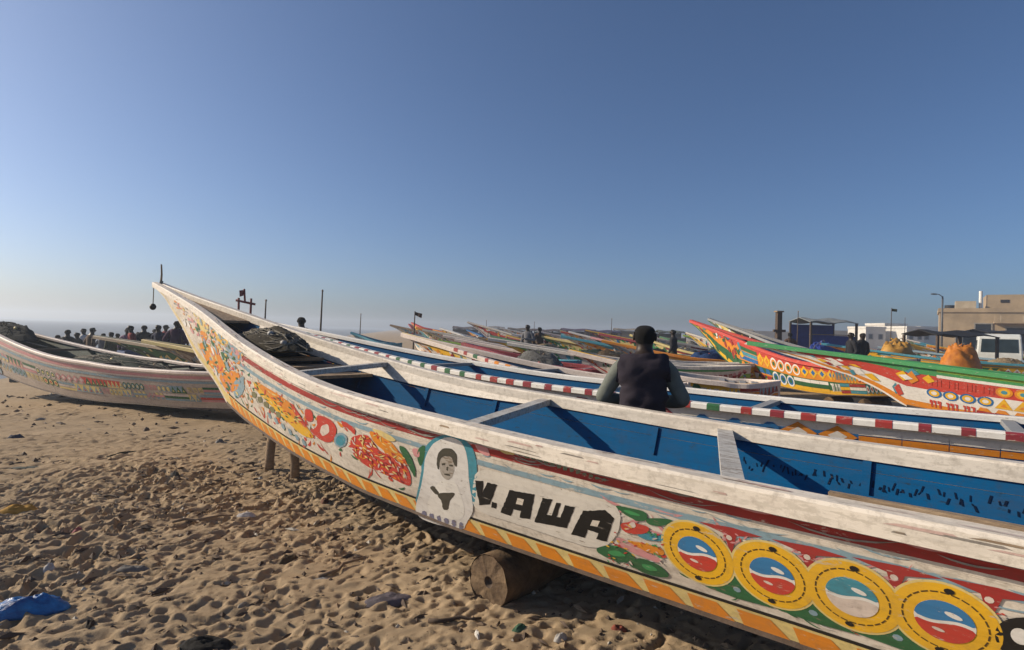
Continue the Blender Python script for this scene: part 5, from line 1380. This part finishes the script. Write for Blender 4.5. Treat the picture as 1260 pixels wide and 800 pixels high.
mb = MB(); mb.box((2.2, -4.6, 3.9), (3.9, .6, .08)); mb.build('balcony_slab', TAN, hs)
mb = MB(); mb.box((2.2, -5.12, 4.3), (3.9, .06, .33)); mb.build('balcony_wall', TAN, hs)
mb = MB(); mb.box((-3.9, -1.2, 5.75), (.9, .8, .55)); mb.build('roof_hut', plain('pale_render', (.5, .42, .30), (.36, .29, .19), .9, 1.5, .3), hs)
mb = MB(); mb.tube([(-5.2, 1.0, 5.0), (-5.2, 1.0, 6.0)], .5, 14); mb.build('water_tank', BT, hs)
mb = MB(); mb.tube([(-5.9, -3.8, 5.2), (-5.9, -3.8, 6.6)], .03, 6); mb.build('aerial', METAL, hs)
mb = MB(); mb.tube([(6.15, -4.06, .1), (6.15, -4.06, 5.0)], .06, 8); mb.build('downpipe', METAL, hs)
for k in range(5):
    mb = MB(); mb.box((-1.2 + k * 1.75, -5.16, 4.3), (.04, .03, .33)); mb.build('balcony_rib', plain('pale_render', (.5, .42, .30), (.36, .29, .19), .9, 1.5, .3), hs)
WR = plain('white_render', (.66, .64, .58), (.55, .52, .46), .9, .8, .2)
k = 0
for px, Yd, w, h, lab in ((1066, 118, 4.0, 4.2, 'low white house by the blue stall'), (1090, 125, 5.0, 5.2, 'white house with taller front'), (1112, 115, 3.6, 4.4, 'narrow white house between two others'), (1134, 120, 5.2, 4.6, 'wide white house nearest the street lamp'), (1030, 140, 8, 3.6, 'long cream house beyond the blue stall'), (940, 170, 14, 3.4, 'long low house far beyond the boats')):
    X = (px - 630) / F * Yd
    house(lab, X, Yd, w, 6, h, WR if k < 4 else plain('cream_render', (.5, .44, .34), (.42, .36, .27), .9, .8, .2), [(-w * .25, h * .62, .4, .5), (w * .25, h * .62, .4, .5)], rs.uniform(-.1, .1)); k += 1
# street lamp
X = (1159 - 630) / F * 50; o = empty('street_lamp', (X, 50, 0), 0); tag(o, 'tall grey street lamp beside the tan house', 'street lamp')
mb = MB(); mb.tube([(0, 0, -.1), (0, 0, 3), (0, 0, 5.7)], [.10, .08, .06], 10); mb.build('mast', METAL, o, True)
mb = MB(); mb.tube([(0, 0, 5.65), (-.3, 0, 5.85), (-.55, 0, 5.88)], .035, 8); mb.build('arm', METAL, o, True)
mb = MB(); ico(mb, (-.75, 0, 5.87), (.32, .12, .07), 12, 8); mb.build('lamp_head', METAL, o, True)
# ------------------------------------------------------------------ litter on the sand
def rag(name, label, px, py, L, W, Hh, rz, mat, seed, cat):
    p = at_z(px, py, 0); o = MB(); mb = mound(name, L, W, Hh, seed, mat, 22, 30)
    ob = mb.build(name, mat, None, True); fix_normals(ob); ob.location = (p[0], p[1], -.012); ob.rotation_euler = (0, 0, rz)
    tag(ob, label, cat)
rag('plastic_bag', 'crumpled blue plastic bag on the sand', 34, 752, .40, .15, .085, .35, plain('blue_plastic', (.03, .26, .62), (.004, .03, .17), .3, 7, 1.0, (1, 3, 2)), 61, 'bag')
rag('rag', 'yellow rag lying on the sand', 22, 630, .30, .14, .06, .5, plain('yellow_rag', (.48, .27, .05), None, .9, 12, .6), 62, 'rag')
rag('rag', 'violet grey rag half buried in the sand by the roller log', 478, 738, .30, .16, .035, .3, plain('violet_rag', (.13, .11, .13), (.05, .045, .05), .9, 14, .6), 63, 'rag')
rag('rag', 'black rag on the sand', 252, 797, .30, .13, .05, .1, plain('black_rag', (.012, .011, .01), None, .9, 14, .6), 64, 'rag')
rag('rag', 'grey green net scrap on the sand', 36, 577, .48, .12, .03, .05, plain('greygreen_rag', (.12, .13, .11), None, .9, 14, .6), 65, 'rag')
rag('shell', 'white shell fragment on the sand', 587, 782, .075, .03, .03, 1.9, plain('shell_white', (.7, .67, .6), None, .5, 20, .3), 66, 'shell')
rag('paper_scrap', 'pale paper scrap on the sand', 303, 634, .16, .08, .03, .2, plain('paper', (.45, .43, .42), None, .8, 20, .3), 67, 'paper')
LR = random.Random(44)
for i, (px, py, nm, rgb, L, W_, cat) in enumerate([(150, 560, 'dark weed strand', (.03, .035, .02), .5, .06, 'weed'), (95, 655, 'pink plastic scrap', (.45, .16, .16), .10, .06, 'scrap'), (215, 585, 'black plastic scrap', (.02, .02, .02), .14, .08, 'scrap'), (400, 620, 'rusty can lid', (.16, .07, .04), .10, .09, 'lid'), (355, 690, 'brown palm husk', (.12, .08, .04), .16, .07, 'husk'),
        (165, 700, 'grey cloth strip', (.18, .17, .16), .22, .05, 'rag'), (640, 775, 'green plastic scrap', (.06, .14, .08), .10, .05, 'scrap'), (760, 775, 'red plastic scrap', (.30, .08, .05), .10, .05, 'scrap'), (690, 785, 'white paper scrap', (.50, .48, .44), .08, .05, 'paper'), (60, 700, 'white plastic cup', (.60, .58, .55), .07, .06, 'cup'),
        (270, 545, 'grey stone', (.20, .19, .18), .12, .10, 'stone'), (180, 530, 'brown stone', (.18, .13, .09), .11, .09, 'stone'), (430, 560, 'olive cloth scrap', (.10, .11, .06), .16, .10, 'rag'), (520, 690, 'tan cork', (.35, .24, .13), .06, .05, 'cork'), (110, 770, 'dark bark piece', (.05, .035, .022), .14, .05, 'bark'), (300, 745, 'pale bone', (.45, .40, .32), .10, .035, 'bone'), (20, 540, 'navy cloth scrap', (.02, .03, .07), .24, .10, 'rag')]):
    rag(nm.replace(' ', '_'), '%s lying on the trodden sand' % nm, px, py, L, W_, min(L, W_) * .45 + .012, LR.uniform(0, 3), plain('litter_%d' % i, rgb, tuple(c * .5 for c in rgb), .8, 16, .6), 300 + i, cat)
for i, (px, py, L, a_, nm) in enumerate([(250, 640, .42, .5, 'crooked grey stick'), (130, 612, .30, -.2, 'short dark stick'), (420, 700, .36, 1.1, 'bent brown stick'), (560, 765, .28, .2, 'thin pale stick')]):
    p = at_z(px, py, 0); mb = MB(); mb.tube([(L * (k / 5 - .5), .02 * math.sin(k * 1.9 + i), .014 + .006 * math.sin(k * 2.3)) for k in range(6)], [.012, .012, .011, .010, .009, .006], 7)
    o = mb.build('stick', [WOOD, DWOOD][i % 2], None, True); o.location = (p[0], p[1], 0); o.rotation_euler = (0, 0, a_); tag(o, nm + ' lying on the trodden sand', 'stick', 'sticks on the sand')
mbs = [MB(), MB(), MB()]
rs = random.Random(33)
for k in range(4200):
    near = k < 3300
    x = rs.uniform(-6, 2.4) if near else rs.uniform(-14, 2); y = rs.uniform(2.4, 6.5) if near else rs.uniform(6, 13)
    s_ = rs.choice((.005, .007, .009, .012, .016)) * (1.0 if near else 1.7); z = gz(x, y) + rs.uniform(-.006, .012)
    a = rs.uniform(0, 6.28); l = s_ * rs.choice((1, 1.4, 2.4, 4))
    q = [(l, 0, 0), (-l * .4, s_, 0), (-l, -s_ * .3, .0), (l * .2, -s_, 0), (0, 0, s_ * 1.1), (0, 0, -s_)]
    P = [(x + u * math.cos(a) - v * math.sin(a), y + u * math.sin(a) + v * math.cos(a), z + w) for u, v, w in q]
    mbs[0 if k % 30 < 18 else (1 if k % 30 < 28 else 2)].add(P, [(0, 1, 4), (1, 2, 4), (2, 3, 4), (3, 0, 4), (1, 0, 5), (2, 1, 5), (3, 2, 5), (0, 3, 5)])
for mb, m, lab in ((mbs[0], DWOOD, 'dark bark and weed bits scattered over the sand'), (mbs[1], WOOD, 'brown wood chips scattered over the sand'), (mbs[2], plain('shell_bits', (.5, .46, .38), None, .7, 20, .2), 'pale shell bits scattered over the sand')):
    tag(mb.build('beach_debris', m), lab, 'debris', kind='stuff')

# ------------------------------------------------------------------ hazy air
mb = MB(); mb.box((-60, 230, 3.2), (520, 430, 6.6))
hm_ = bpy.data.materials.new('hazy_air'); hm_.use_nodes = True; nt = hm_.node_tree; nt.nodes.clear()
pv = nt.nodes.new('ShaderNodeVolumePrincipled'); mo = nt.nodes.new('ShaderNodeOutputMaterial'); nt.links.new(pv.outputs[0], mo.inputs['Volume'])
pv.inputs['Color'].default_value = (.78, .88, 1.0, 1); pv.inputs['Density'].default_value = .0022; pv.inputs['Anisotropy'].default_value = .35
tag(mb.build('haze', hm_), 'thin pale haze over the beach and sea', 'haze', kind='stuff')

scene.render.resolution_x = 1024
scene.render.resolution_y = 650
